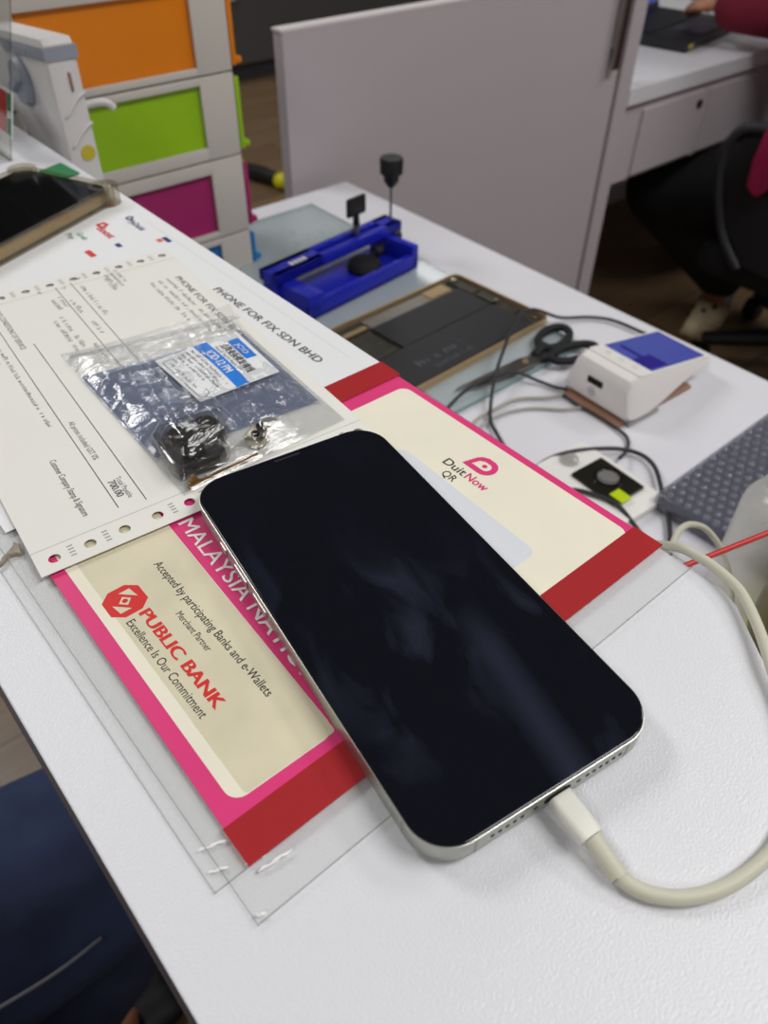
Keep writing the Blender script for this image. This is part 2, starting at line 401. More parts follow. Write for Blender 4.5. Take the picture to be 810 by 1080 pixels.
def rule(bm, x0, y0, x1, y1, z, w, mi=0):
    d = Vector((x1 - x0, y1 - y0)); d.normalize(); n = Vector((-d.y, d.x)) * w / 2
    return quad(bm, [(x0 + n.x, y0 + n.y, z), (x0 - n.x, y0 - n.y, z), (x1 - n.x, y1 - n.y, z), (x1 + n.x, y1 + n.y, z)], mi)
def RZ(deg): return Matrix.Rotation(math.radians(deg), 4, 'Z')
def TR(x, y, z): return Matrix.Translation((x, y, z))
#PARTS
# ================================================================== the setting
bm = B(); box(bm, -2.6, 5.2, -2.6, 6.2, -0.05, 0.0); struct('floor', bm, M['floor'])
bm = B(); box(bm, -2.6, 5.2, -2.6, 6.2, 2.75, 2.8); struct('ceiling', bm, M['ceil'])
bm = B(); box(bm, -2.7, -2.6, -2.6, 6.2, 0, 2.75); struct('wall_left', bm, M['wall'])
bm = B(); box(bm, 5.2, 5.3, -2.6, 6.2, 0, 2.75); struct('wall_right', bm, M['wall'])
bm = B(); box(bm, -2.6, 5.2, 6.2, 6.3, 0, 2.75); struct('wall_back', bm, M['walldark'])
bm = B(); box(bm, -2.6, 5.2, -2.7, -2.6, 0, 2.75); struct('wall_front', bm, M['wall'])

# ------------------------------------------------------------------ reception counter
t = thing('reception_counter', 'white laminate counter with dark edge band, in the foreground under the phone', 'counter', (0.04, 0.45, 0))
ctop = [(-0.06, -0.256), (0.1262, -0.0188), (0.141, 0.0002), (0.1437, 0.007), (0.1437, 1.15), (-0.06, 1.15)]
bm = B(); prism(bm, ctop, T - 0.022, T, 0.0006); obj('countertop', bm, M['counter'], t)
bm = B(); box(bm, -0.0611, -0.06, -0.256, 1.15, T - 0.022, T - 0.0004); obj('edge_band', bm, M['edge'], t, label='thin dark edge band along the customer side')
bm = B(); box(bm, 0.100, 0.122, 0.0, 1.15, 0.0, T - 0.022); obj('support_panel', bm, M['panel'], t)

# ------------------------------------------------------------------ stacked papers on the counter
z0 = T + 0.0002
for (x0, x1, y0, y1, nm, lab, zz) in ((-0.0426, 0.12, 0.0325, 0.30, 'clear_sleeve', 'clear plastic sleeve peeking out left of the pink payment sign', z0),
                                      (-0.0386, 0.1434, 0.0193, 0.47, 'clear_sleeve', 'clear plastic sleeve whose corner sticks out below the red tape of the payment sign', z0 + 0.0005)):
    t = thing(nm, lab, 'plastic sleeve', ((x0 + x1) / 2, (y0 + y1) / 2, zz))
    bm = B(); quad(bm, [(x0, y0, zz + 0.0003), (x1, y0, zz + 0.0003), (x1, y1, zz + 0.0003), (x0, y1, zz + 0.0003)]); obj('pocket', bm, M['sleeve'], t)
    bm = B()
    w = 0.00035
    for a in ((x0, x0 + w, y0, y1), (x0, x1, y0, y0 + w), (x1 - w, x1, y0, y1)): box(bm, a[0], a[1], a[2], a[3], zz + 0.00041, zz + 0.0006)
    obj('welded_edge', bm, M['sleeve_edge'], t)
    for q in (((-0.0405, 0.0445), (-0.0325, 0.0420)), ((-0.0412, 0.0380), (-0.0362, 0.0360))) if y0 > 0.025 else (((-0.0330, 0.0335), (-0.0270, 0.0325)), ((-0.0378, 0.0216), (-0.0352, 0.0205)), ((-0.0315, 0.0300), (-0.0215, 0.0290))):
        a, b = Vector(q[0]), Vector(q[1]); bm = B()
        tube(bm, [(a.lerp(b, k / 6).x, a.lerp(b, k / 6).y + 0.0002 * math.sin(k * 2.1), zz + 0.0022 * 0 + 0.0005) for k in range(7)], [0.0001, 0.0005, 0.0003, 0.0006, 0.0004, 0.0005, 0.0001], 8)
        obj('crease_glint', bm, M['crease_glint'], t, smooth=60)

zs = z0 + 0.0012
t = thing('payment_sign', 'pink bordered payment sign in Malay bank colours lying under the black phone', 'sign', (0.055, 0.11, zs))
t['label'] = 'pink bordered cream payment sign lying flat under the black phone'
base = [(-0.0322, 0.0438), (0.1432, 0.0405), (0.1420, 0.178), (-0.0300, 0.178)]
bm = B(); prism(bm, base, zs, zs + 0.0004); obj('printed_board', bm, M['pink'], t)
z1 = zs + 0.00045
def rpoly(pts, r, n=5):
    out = []
    for i, p in enumerate(pts):
        p = Vector(p); a = (Vector(pts[i - 1]) - p).normalized(); b = (Vector(pts[(i + 1) % len(pts)]) - p).normalized()
        ang = a.angle(b); d = r / math.tan(ang / 2)
        c = p + (a + b).normalized() * (r / math.sin(ang / 2))
        s = p + a * d; e = p + b * d
        a0 = math.atan2((s - c).y, (s - c).x); a1 = math.atan2((e - c).y, (e - c).x)
        while a1 - a0 > PI: a1 -= 2 * PI
        while a1 - a0 < -PI: a1 += 2 * PI
        for k in range(n + 1):
            q = a0 + (a1 - a0) * k / n; out.append((c.x + r * math.cos(q), c.y + r * math.sin(q)))
    return out
bm = B(); flat(bm, [rpoly([(-0.0267, 0.0487), (0.0078, 0.0482), (0.0136, 0.170), (-0.0252, 0.170)], 0.0045)], z1)
obj('cream_panel', bm, M['cream'], t)
bm = B(); flat(bm, [rpoly([(-0.0226, 0.0490), (0.0077, 0.0485), (0.0133, 0.169), (-0.0210, 0.169)], 0.0012)], z1 + 0.00005)
obj('aged_panel', bm, M['beige'], t)
bm = B(); flat(bm, [rpoly([(0.022, 0.0452), (0.1397, 0.0432), (0.1387, 0.1665), (0.027, 0.1685)], 0.0045)], z1)
obj('cream_panel', bm, M['cream'], t)
bm = B(); flat(bm, [rpoly([(0.036, 0.0590), (0.1062, 0.0590), (0.1090, 0.134), (0.038, 0.136)], 0.004)], z1 + 0.00005)
obj('white_panel', bm, M['cardgrey'], t)
zt = z1 + 0.0001
bm = B(); text(bm, 'MALAYSIA NATIONAL QR', 0.0158, 0.1528, zt, -93.2, 0.0060, 0.118, bold=0.012); obj('white_lettering', bm, M['inkwhite'], t)
bm = B(); text(bm, 'Accepted by participating Banks and e-Wallets', -0.0008, 0.1404, zt, -90.3, 0.0030, 0.0698, bold=0.006)
text(bm, 'Merchant Partner', -0.0061, 0.1159, zt, -90.3, 0.0024, 0.0196)
text(bm, 'Excellence Is Our Commitment', -0.0201, 0.1229, zt, -90, 0.0030, 0.0462)
obj('dark_lettering', bm, M['inkblack'], t)
bm = B(); text(bm, 'PUBLIC BANK', -0.0152, 0.1236, zt, -90, 0.0042, 0.0468, bold=0.055); obj('red_lettering', bm, M['inkred'], t)
# bank emblem: two linked red hexagonal rings round a small diamond
mt = TR(-0.0160, 0.1316, zt) @ RZ(-90 + 0)
def hexp(cx, cy, r, a0=0): return [(cx + r * math.cos(math.radians(a0 + 60 * k)), cy + r * math.sin(math.radians(a0 + 60 * k))) for k in range(6)]
bm = B()
octo = [(-0.0035, 0.0066), (0.0035, 0.0066), (0.0066, 0.0030), (0.0066, -0.0030), (0.0035, -0.0066), (-0.0035, -0.0066), (-0.0066, -0.0030), (-0.0066, 0.0030)]
flat(bm, [octo, [(-0.0042, 0.0036), (0.0006, 0.0044), (-0.0016, 0.0022), (-0.0042, -0.0004)], [(0.0042, -0.0036), (-0.0006, -0.0044), (0.0016, -0.0022), (0.0042, 0.0004)],
          [(0, 0.0022), (0.0022, 0), (0, -0.0022), (-0.0022, 0)]], 0, mtx=mt)
flat(bm, [circ(0, 0, 0.0010, 8)], 0, mtx=mt)
obj('bank_emblem', bm, M['inkred'], t)
# round pink D emblem and its two-colour name
mt = TR(0.1258, 0.1048, zt) @ RZ(-90)
dout = [(-0.0068, -0.0048)] + [(0.0015 + 0.0050 * math.cos(math.radians(a)), 0.0002 + 0.0050 * math.sin(math.radians(a))) for a in range(-90, 91, 12)] + [(-0.0012, 0.0052), (-0.0036, 0.0040), (-0.0050, 0.0020)]
din = [(-0.0040, -0.0022)] + [(0.0015 + 0.0024 * math.cos(math.radians(a)), 0.0002 + 0.0024 * math.sin(math.radians(a))) for a in range(-90, 91, 15)] + [(-0.0010, 0.0026), (-0.0028, 0.0014)]
bm = B(); flat(bm, [dout, din, circ(0.0009, 0.0002, 0.0011, 14)], 0, mtx=mt)
text(bm, 'Now', 0.1148, 0.1046, zt, -90, 0.0042, 0.0108, bold=0.02)
obj('pink_emblem', bm, M['pink'], t)
bm = B(); text(bm, 'Duit', 0.1148, 0.1168, zt, -90, 0.0042, 0.0112, bold=0.012); text(bm, 'QR', 0.1093, 0.1120, zt, -90, 0.0038, 0.0066)
obj('dark_lettering', bm, M['inkblack'], t)
zz = zt + 0.0002
bm = B(); box(bm, -0.0326, 0.1434, 0.0320, 0.0445, zz, zz + 0.0002); obj('tape_strip', bm, M['tape'], t, label='dark red tape along the lower end')
bm = B(); box(bm, -0.0300, 0.1434, 0.1745, 0.1885, zz, zz + 0.0002); obj('tape_strip', bm, M['tape'], t, label='dark red tape along the upper end')

# white logo sheet above it
t = thing('logo_sheet', 'white sign sheet with shop name and payment logos under the invoice', 'sign', (0.05, 0.33, zs))
bm = B(); box(bm, -0.034, 0.1432, 0.1885, 0.475, zs, zs + 0.0004); obj('sheet', bm, M['cardwhite'], t)
zt = zs + 0.00055
bm = B(); text(bm, 'PHONE FOR FIX SDN BHD', 0.1199, 0.2995, zt, -90, 0.0045, 0.0925, bold=0.02); obj('shop_name', bm, M['olive'], t)
bm = B(); flat(bm, [circ(0.1288, 0.4420, 0.0035, 16)], zt); obj('red_logo', bm, M['inkred'], t)
bm = B(); flat(bm, [circ(0.1284, 0.4373, 0.0035, 16)], zt + 0.00003); obj('orange_logo', bm, M['inkorange'], t)
bm = B(); text(bm, 'MyDebit', 0.1256, 0.4085, zt, -90, 0.0042, 0.0185, bold=0.01); flat(bm, [circ(0.1290, 0.4115, 0.0026, 12), circ(0.1290, 0.4115, 0.0013, 10)], zt); obj('navy_logo', bm, M['inkblue'], t)
bm = B(); flat(bm, [[(0.1070, 0.4440), (0.1150, 0.4440), (0.1150, 0.4310), (0.1070, 0.4310)]], zt); obj('navy_logo', bm, M['inkblue'], t)
bm = B(); flat(bm, [[(0.1046, 0.3830), (0.1076, 0.3830), (0.1076, 0.3775), (0.1046, 0.3775)]], zt); obj('navy_logo', bm, M['inkblue'], t)
bm = B(); flat(bm, [[(0.1300, 0.3735), (0.1330, 0.3735), (0.1330, 0.3655), (0.1300, 0.3655)]], zt); obj('navy_logo', bm, M['inkblue'], t)
bm = B(); text(bm, 'Boost', 0.1060, 0.4095, zt, -90, 0.0054, 0.0175, bold=0.04)
flat(bm, [[(0.1085, 0.4155), (0.1140, 0.4155), (0.1150, 0.4105), (0.1110, 0.4075), (0.1080, 0.4110)], circ(0.1113, 0.4120, 0.0014, 10)], zt)
flat(bm, [[(0.0870, 0.3850), (0.0905, 0.3850), (0.0905, 0.3755), (0.0870, 0.3755)]], zt); obj('red_logo', bm, M['inkred'], t)
bm = B(); text(bm, 'Grab', 0.0935, 0.4105, zt, -90, 0.0036, 0.0110, bold=0.01); text(bm, 'Pay', 0.0882, 0.4135, zt, -90, 0.0036, 0.0085, bold=0.01); obj('green_logo', bm, M['inkgreen'], t)
bm = B(); flat(bm, [[(0.1262, 0.3735), (0.1292, 0.3735), (0.1292, 0.3690), (0.1262, 0.3690)]], zt); obj('orange_logo', bm, M['inkorange'], t)
bm = B(); rule(bm, 0.1345, 0.40, 0.1345, 0.20, zt, 0.0003); obj('fold_line', bm, M['sleeve_edge'], t)

# invoice, punched at both ends
zp = zs + 0.0016
PA = -95.0
er = Vector((math.cos(math.radians(PA)), math.sin(math.radians(PA)))); eu = Vector((-er.y, er.x))
mp = Matrix(((eu.x, -er.x, 0, -0.0331), (eu.y, -er.y, 0, 0.1577), (0, 0, 1, 0), (0, 0, 0, 1)))   # (u, v): u across, v up the page
t = thing('invoice', 'white printed invoice with punched edge strips lying under the zip bag', 'paper', (0.04, 0.26, zp))
W, L = 0.139, 0.211
loops = [[(0, 0), (W, 0), (W, L), (0, L)]]
for k in range(11):
    for v in (0.0064, L - 0.0064): loops.append(circ(0.0065 + 0.0127 * k, v, 0.00215, 18))
bm = B(); flat(bm, loops, zp, 0.00025, mtx=mp); obj('sheet', bm, M['paper'], t)
zt = zp + 0.0003
for v in (0.0127, L - 0.0127):
    bm = B(); a = mp @ Vector((0, v, 0)); b = mp @ Vector((W, v, 0)); rule(bm, a.x, a.y, b.x, b.y, zt, 0.00022); obj('perforation', bm, M['cablegrey'], t)
for v in (0.0064, L - 0.0064):
    bm = B()
    for k in range(10):
        if k in (2,): continue
        for q in range(4):
            a = mp @ Vector((0.0115 + 0.0127 * k + 0.0002, v + 0.003 - 0.0017 * q, 0)); b = mp @ Vector((0.0137 + 0.0127 * k, v + 0.003 - 0.0017 * q, 0))
            rule(bm, a.x, a.y, b.x, b.y, zt, 0.0007)
    obj('strip_print', bm, M['cablegrey'], t)
bm = B(); text(bm, 'PHONE FOR FIX SDN BHD', 0.1100, 0.3215, zt, PA, 0.0034, 0.074, bold=0.03); obj('heading_print', bm, M['ink'], t)
for (x, y, l) in ((0.1052, 0.3230, .066), (0.1008, 0.3235, .064), (0.0962, 0.3240, .048)): bm = B(); bars(bm, x, y, zt, PA, l, 0.0024); obj('address_print', bm, M['ink'], t)
for (x, y, l) in ((0.0880, 0.3500, .016), (0.0850, 0.3500, .021), (0.0815, 0.3480, .018), (0.0795, 0.3440, .015), (0.0660, 0.3440, .036), (0.0520, 0.3400, .012), (0.0480, 0.3390, .012), (0.0555, 0.3330, .016),
                  (0.0440, 0.3200, .034), (0.0400, 0.3180, .034), (0.0545, 0.3060, .014), (0.0460, 0.2860, .020), (0.0690, 0.3560, .004), (0.0580, 0.3490, .003), (0.0460, 0.3520, .003)):
    bm = B(); bars(bm, x, y, zt, PA, l, 0.0024); obj('table_print', bm, M['ink'], t)
for (s_, x, y, h_, l, b_) in (('TERMS AND CONDITIONS OF SERVICE', 0.0225, 0.3560, 0.0026, .054, 0), ('All prices included GST 0%', 0.0105, 0.2345, 0.0024, 0.030, 0), ('Customer Company Stamp & Signature', -0.0060, 0.2150, 0.0026, 0.0385, 0.01),
                          ('Total Payable', 0.0094, 0.1895, 0.0021, 0.0140, 0), ('700.00', 0.0060, 0.1890, 0.0029, 0.0105, 0.03)):
    bm = B(); text(bm, s_, x, y, zt, PA, h_, l, bold=b_); obj('footer_print', bm, M['ink'], t)
bm = B()
for (x, y, l) in ((0.0110, 0.330, .094), (0.0065, 0.326, .030)): bars(bm, x, y, zt, PA, l, 0.0019)
for (x, y, l) in ((0.0172, 0.3385, .166), (0.0245, 0.304, .134), (0.0640, 0.3520, .18), (0.0555, 0.3510, .18)):
    rule(bm, x, y, x + er.x * l, y + er.y * l, zt, 0.00035)
obj('black_print', bm, M['inkblack'], t)

# ------------------------------------------------------------------ zip bag, pouch, parts
def zb(x, y):
    """height of the stuffed bag over the counter"""
    def sm(d, r): return max(0.0, 1 - max(0.0, d) / r)
    dx = max(abs(x - 0.0425) - 0.0135, 0); dy = max(abs(y - 0.1815) - 0.0130, 0)
    m = sm(math.hypot(dx, dy), 0.009); m = m * m * (3 - 2 * m)
    dx2 = max(abs(x - 0.071) - 0.004, 0); dy2 = max(abs(y - 0.172) - 0.005, 0)
    m2 = sm(math.hypot(dx2, dy2), 0.008); m2 = m2 * m2 * (3 - 2 * m2)
    return 0.0100 * m + 0.0055 * m2 * (1 - m)
bc = [Vector((0.0245, 0.1630)), Vector((0.1010, 0.1620)), Vector((0.1095, 0.2640)), Vector((0.0300, 0.2860))]
def sheet(bm, c, n, m, hf, z):
    s = bmesh.new(); g = []
    for j in range(m + 1):
        row = []
        for i in range(n + 1):
            u, v = i / n, j / m
            p = (c[0] * (1 - u) + c[1] * u) * (1 - v) + (c[3] * (1 - u) + c[2] * u) * v
            row.append(s.verts.new((p.x, p.y, z + hf(p.x, p.y, u, v))))
        g.append(row)
    for j in range(m):
        for i in range(n): s.faces.new((g[j][i], g[j][i + 1], g[j + 1][i + 1], g[j + 1][i]))
    return add(bm, s)
def crumple(x, y): return 0.00042 * (math.sin(310 * x + 90 * y) * math.sin(260 * y - 120 * x) + 0.6 * math.sin(700 * x + 420 * y + 1.3) * math.sin(520 * y - 300 * x))
zg = zp + 0.0005
t = thing('zip_bag', 'crinkled clear zip bag holding a grey pouch and camera parts, lying on the invoice', 'plastic bag', (0.065, 0.22, zg))
def hbag(x, y, u, v):
    e = min(u, 1 - u, v, 1 - v); k = min(1, e / 0.12)
    return 0.0006 + k * (0.0042 + zb(x, y) + crumple(x, y) * 1.5) + (0.008 * max(0, v - 0.8) * 5 * u * u) * max(0, v - 0.8) * 5
bm = B(); sheet(bm, bc, 46, 56, hbag, zg); obj('film', bm, M['bag'], t, smooth=180)
bm = B(); sheet(bm, bc, 2, 2, lambda x, y, u, v: 0, zg); obj('back_film', bm, M['bag'], t)
bm = B()
for v in (0.90, 0.925):
    a = bc[0].lerp(bc[3], v); b = bc[1].lerp(bc[2], v)
    tube(bm, [(a.x + (b.x - a.x) * k / 12, a.y + (b.y - a.y) * k / 12, zg + hbag(0.2, 0.2, max(0.13, min(0.87, k / 12)), v) + 0.0003) for k in range(13)], 0.0005, 6)
obj('zip_strip', bm, M['bag'], t, smooth=60)

t = thing('antistatic_pouch', 'smoky grey antistatic pouch with white and blue label inside the clear bag', 'pouch', (0.065, 0.22, zg + 0.001))
ac = [Vector((0.0268, 0.1890)), Vector((0.1000, 0.1790)), Vector((0.1055, 0.2470)), Vector((0.0290, 0.2610))]
def hp(x, y, u, v):
    e = min(u, 1 - u, v, 1 - v); k = min(1, e / 0.22); k = k * k * (3 - 2 * k)
    return 0.0008 + k * (0.0022 + zb(x, y) + crumple(x + 0.3, y))
bm = B(); sheet(bm, ac, 40, 40, hp, zg + 0.0003); obj('pouch_film', bm, M['anti'], t, smooth=180)
lc = [Vector((0.0580, 0.2062)), Vector((0.0972, 0.2042)), Vector((0.1012, 0.2462)), Vector((0.0587, 0.2470))]
def hl(x, y, u, v):
    return 0.0044 + 0.0009 * math.sin(PI * u) * math.sin(PI * v)
lab = B(); sheet(lab, lc, 12, 12, hl, zg); lo = obj('label', lab, M['cardwhite'], t, smooth=180, label='white label with blue band')
def onlabel(mbm):
    """bend flat print made in label units (s along the reading direction, u upwards, metres) on to the label"""
    for vtx in mbm.verts:
        s_, u_ = vtx.co.x, vtx.co.y
        U = u_ / 0.0413; V = 1 - s_ / 0.0415
        p = (lc[0] * (1 - U) + lc[1] * U) * (1 - V) + (lc[3] * (1 - U) + lc[2] * U) * V
        vtx.co = (p.x, p.y, zg + hl(p.x, p.y, U, V) + 0.00012 + vtx.co.z)
    return mbm
def cut(mbm, step=0.003):
    for ax in (0, 1):
        k = step
        while k < 0.0415:
            co = [0, 0, 0]; co[ax] = k; no = [0, 0, 0]; no[ax] = 1
            bmesh.ops.bisect_plane(mbm, geom=mbm.verts[:] + mbm.edges[:] + mbm.faces[:], plane_co=co, plane_no=no); k += step
    return mbm
bm = B(); flat(bm, [[(0.0003, 0.0188), (0.0412, 0.0188), (0.0412, 0.0255), (0.0003, 0.0255)], ], 0)
flat(bm, [rrect(0.0060, 0.0245, 0.0335, 0.0392, 0.0008)], 0)
obj('blue_print', onlabel(cut(bm)), M['labelblue'], lo)
bm = B(); text(bm, 'JCID-12 PM', 0.0085, 0.0202, 0.00006, 0, 0.0040, 0.0210, bold=0.02); text(bm, 'JCID', 0.0105, 0.0350, 0.00006, 0, 0.0026, 0.0100)
obj('white_print', onlabel(bm), M['inkwhite'], lo)
bm = B(); text(bm, '点阵免拆修复排线', 0.0075, 0.0288, 0, 0, 0.0034, 0.0270, bold=0.02); text(bm, 'Face ID Tag-On Repair FPC', 0.0075, 0.0262, 0, 0, 0.0015, 0.0240)
for k, (u, l) in enumerate(((0.0160, 0.034), (0.0136, 0.030), (0.0112, 0.034), (0.0088, 0.026))): bars(bm, 0.003, u, 0, 0, l, 0.0015)
rr = rrect(0.0035, 0.0385, 0.0016, 0.0070, 0.001); ri = rrect(0.0038, 0.0382, 0.0019, 0.0067, 0.0008); flat(bm, [rr, ri], 0)
bars(bm, 0.007, 0.0035, 0, 0, 0.024, 0.0016)
obj('black_print', onlabel(bm), M['inkblack'], lo)

# camera module in its clear tray
t = thing('camera_module', 'black camera module in a clear tray at the lower end of the zip bag', 'phone part', (0.042, 0.181, zg))
mt = TR(0.0425, 0.1815, zg + 0.0008) @ RZ(-7)
out = [(-0.014, -0.0145), (0.004, -0.0150), (0.0085, -0.011), (0.0085, -0.003), (0.0125, 0.0), (0.0150, 0.004), (0.0150, 0.0135), (0.004, 0.0150), (-0.010, 0.0150), (-0.0150, 0.010), (-0.0155, -0.010)]
bm = B(); prism(bm, out, 0, 0.0085, 0.0018, mtx=mt); obj('tray', bm, M['blister'], t, smooth=40)
inn = [(p[0] * 0.86, p[1] * 0.86) for p in out]
bm = B(); prism(bm, inn, 0.0003, 0.0055, 0.0006, mtx=mt); obj('housing', bm, M['module'], t)
bm = B()
for (cx, cy) in ((-0.0045, -0.006), (-0.0045, 0.0065), (0.0065, 0.0075)):
    lathe(bm, [(0.0047, 0.0055), (0.0047, 0.0072), (0.0040, 0.0075), (0.0036, 0.0066), (0.0001, 0.0064)], mtx=mt @ TR(cx, cy, 0))
obj('lens', bm, M['glassblack'], t, smooth=40)
bm = B(); box(bm, 0.0275, 0.0590, 0.1642, 0.1658, zg + 0.0006, zg + 0.0022, 0.0003); box(bm, 0.0292, 0.0325, 0.1648, 0.1680, zg + 0.0006, zg + 0.0035, 0.0004); obj('copper_flex', bm, M['copper'], t, label='copper flex strip')
t = thing('sensor_bracket', 'small silver sensor bracket with flex tab beside the camera module', 'phone part', (0.066, 0.172, zg))
mt = TR(0.0655, 0.1735, zg + 0.0008) @ RZ(35)
bm = B(); prism(bm, rrect(-0.006, 0.006, -0.0042, 0.0042, 0.0015), 0, 0.0042, 0.0006, mtx=mt); obj('bracket', bm, M['silver'], t, smooth=40)
bm = B()
for cx in (-0.003, 0.0025): lathe(bm, [(0.0019, 0.0042), (0.0019, 0.0050), (0.0014, 0.0050), (0.0012, 0.0045), (0.0001, 0.0045)], mtx=mt @ TR(cx, 0, 0), n=16)
obj('lens', bm, M['glassblack'], t, smooth=40)
bm = B(); box(bm, 0.0062, 0.0128, -0.0032, 0.0032, 0.0008, 0.0016, 0.0002); bmesh.ops.transform(bm, matrix=mt, verts=bm.verts[:]); obj('flex_tab', bm, M['foil'], t)

# torn scrap at the counter's left edge
t = B(); s = [(-0.0428, 0.1735), (-0.0395, 0.1770), (-0.0345, 0.1800), (-0.0336, 0.1822), (-0.0325, 0.1795), (-0.0338, 0.1745), (-0.0352, 0.1762), (-0.0372, 0.1768), (-0.0405, 0.1745)]
prism(t, s, T + 0.0004, T + 0.0022, 0.0004)
tag(obj('tape_scrap', t, M['scrap']), 'torn scrap of dirty tape at the left edge of the invoice', 'tape')

# ------------------------------------------------------------------ the phone
PW, PL, PT = 0.0781, 0.1608, 0.0076
zf = z1 + 0.0008
ph = thing('smartphone', 'large black screened smartphone with steel frame, face up on the pink sign', 'phone', (0, 0, zf), math.radians(-9))
bm = B(); prism(bm, rrect(0, PW, 0, PL, 0.0125, 12), 0, PT - 0.0003, 0.00028, seg=2); obj('steel_frame', bm, M['chrome'], ph, local=True, smooth=30)
bm = B(); prism(bm, rrect(0.00035, PW - 0.00035, 0.00035, PL - 0.00035, 0.01215, 16), PT - 0.0006, PT + 0.0002, 0.0005, seg=3, top_only=True); obj('screen_glass', bm, M['smudge_highlight'], ph, local=True)
bm = B(); prism(bm, rrect(PW / 2 - 0.0055, PW / 2 + 0.0055, PL - 0.0034, PL - 0.0024, 0.0005, 4), PT + 0.00015, PT + 0.00026); obj('earpiece', bm, M['black'], ph, local=True)
UC = 0.0400
for us in ([UC - 0.0215 + 0.0024 * k for k in range(5)] + [UC + 0.0105 + 0.0024 * k for k in range(6)]):
    bm = B(); tube(bm, [(us, 0.0006, 0.0036), (us, -0.00008, 0.0036)], 0.00068, 10); obj('speaker_hole', bm, M['hole'], ph, local=True)
for us in (UC - 0.0074, UC + 0.0074):
    bm = B(); tube(bm, [(us, 0.0006, 0.0036), (us, -0.00010, 0.0036)], 0.00075, 10); obj('screw', bm, M['black'], ph, local=True)
bm = B(); prism(bm, rrect(UC - 0.0046, UC + 0.0046, 0.0022, 0.0050, 0.0013), -0.0006, 0.00008, mtx=Matrix(((1, 0, 0, 0), (0, 0, -1, 0), (0, 1, 0, 0), (0, 0, 0, 1)))); obj('charging_port', bm, M['hole'], ph, local=True)
for (a, b, c, d) in ((0.0128, 0.0136, -0.00006, 0.001), (PW - 0.0136, PW - 0.0128, -0.00006, 0.001)):
    bm = B(); box(bm, a, b, c, d, 0.0004, PT - 0.0008); obj('antenna_line', bm, M['termgrey'], ph, local=True)
for (y0, y1) in ((0.0135, 0.0143), (PL - 0.0185, PL - 0.0177)):
    bm = B(); box(bm, -0.00006, 0.001, y0, y1, 0.0004, PT - 0.0008); obj('antenna_line', bm, M['termgrey'], ph, local=True)
for (y0, y1) in ((0.126, 0.131), (0.109, 0.119), (0.094, 0.104)):
    bm = B(); box(bm, -0.0005, 0.0003, y0, y1, 0.0024, 0.0052, 0.0003); obj('side_button', bm, M['chrome'], ph, local=True)

# ------------------------------------------------------------------ charging cable
ca = math.radians(-9)
def PW2(u, v, z): return Vector((u * math.cos(ca) - v * math.sin(ca), u * math.sin(ca) + v * math.cos(ca), z))
cb = thing('charging_cable', 'white charging cable plugged into the black phone and looping over the counter edge', 'cable', PW2(UC, -0.01, T))
zc = zf + 0.0036
bm = B(); prism(bm, rrect(-0.0037, 0.0037, -0.0023, 0.0023, 0.0018), 0, 0.0128, 0.0004)
mt = Matrix.Translation(PW2(UC, -0.0006, zc)) @ RZ(-9) @ Matrix.Rotation(math.radians(90), 4, 'X') @ Matrix.Rotation(math.radians(4), 4, 'X')
bmesh.ops.transform(bm, matrix=mt, verts=bm.verts[:]); obj('connector', bm, M['plugwhite'], cb, smooth=40)
p0 = PW2(UC, -0.0132, zc - 0.0006); p1 = PW2(UC + 0.0004, -0.0235, T + 0.0029)
bm = B(); tube(bm, [p0, p0.lerp(p1, 0.5), p1], [0.0027, 0.0026, 0.0026], 16); obj('strain_relief', bm, M['cordwhite'], cb, smooth=40)
path = [p1, (0.0372, -0.0338, T + 0.0026), (0.0396, -0.0379, T + 0.0023), (0.0437, -0.0422, T + 0.0022), (0.0500, -0.0462, T + 0.0022), (0.0580, -0.0491, T + 0.0022), (0.0680, -0.0508, T + 0.0023), (0.0770, -0.0508, T + 0.0023), (0.0870, -0.0480, T + 0.0024),
        (0.1010, -0.0410, T + 0.0025), (0.1140, -0.0305, T + 0.0030), (0.1240, -0.0200, T + 0.0042), (0.1312, -0.0128, T + 0.0045), (0.1389, -0.0040, T + 0.0045), (0.1434, 0.0030, T + 0.0045), (0.1462, 0.0125, T + 0.0040), (0.1470, 0.0198, T + 0.0034),
        (0.1480, 0.0270, T + 0.0015), (0.1520, 0.0350, T - 0.006), (0.1660, 0.0440, T - 0.022), (0.2020, 0.0519, 0.885), (0.2431, 0.0667, 0.86), (0.2750, 0.0734, 0.84), (0.2995, 0.0714, 0.82), (0.3033, 0.0577, 0.805), (0.2880, 0.0390, 0.790), (0.2680, 0.0220, 0.768), (0.2400, 0.0, 0.742), (0.20, -0.035, 0.7275)]
pp = spline(path, 10)
nn = 10 * 13
bm = B(); tube(bm, pp, [0.0021 - 0.0003 * min(1, k / 120) for k in range(len(pp))], 14); obj('cord', bm, M['cordwhite'], cb, smooth=60)

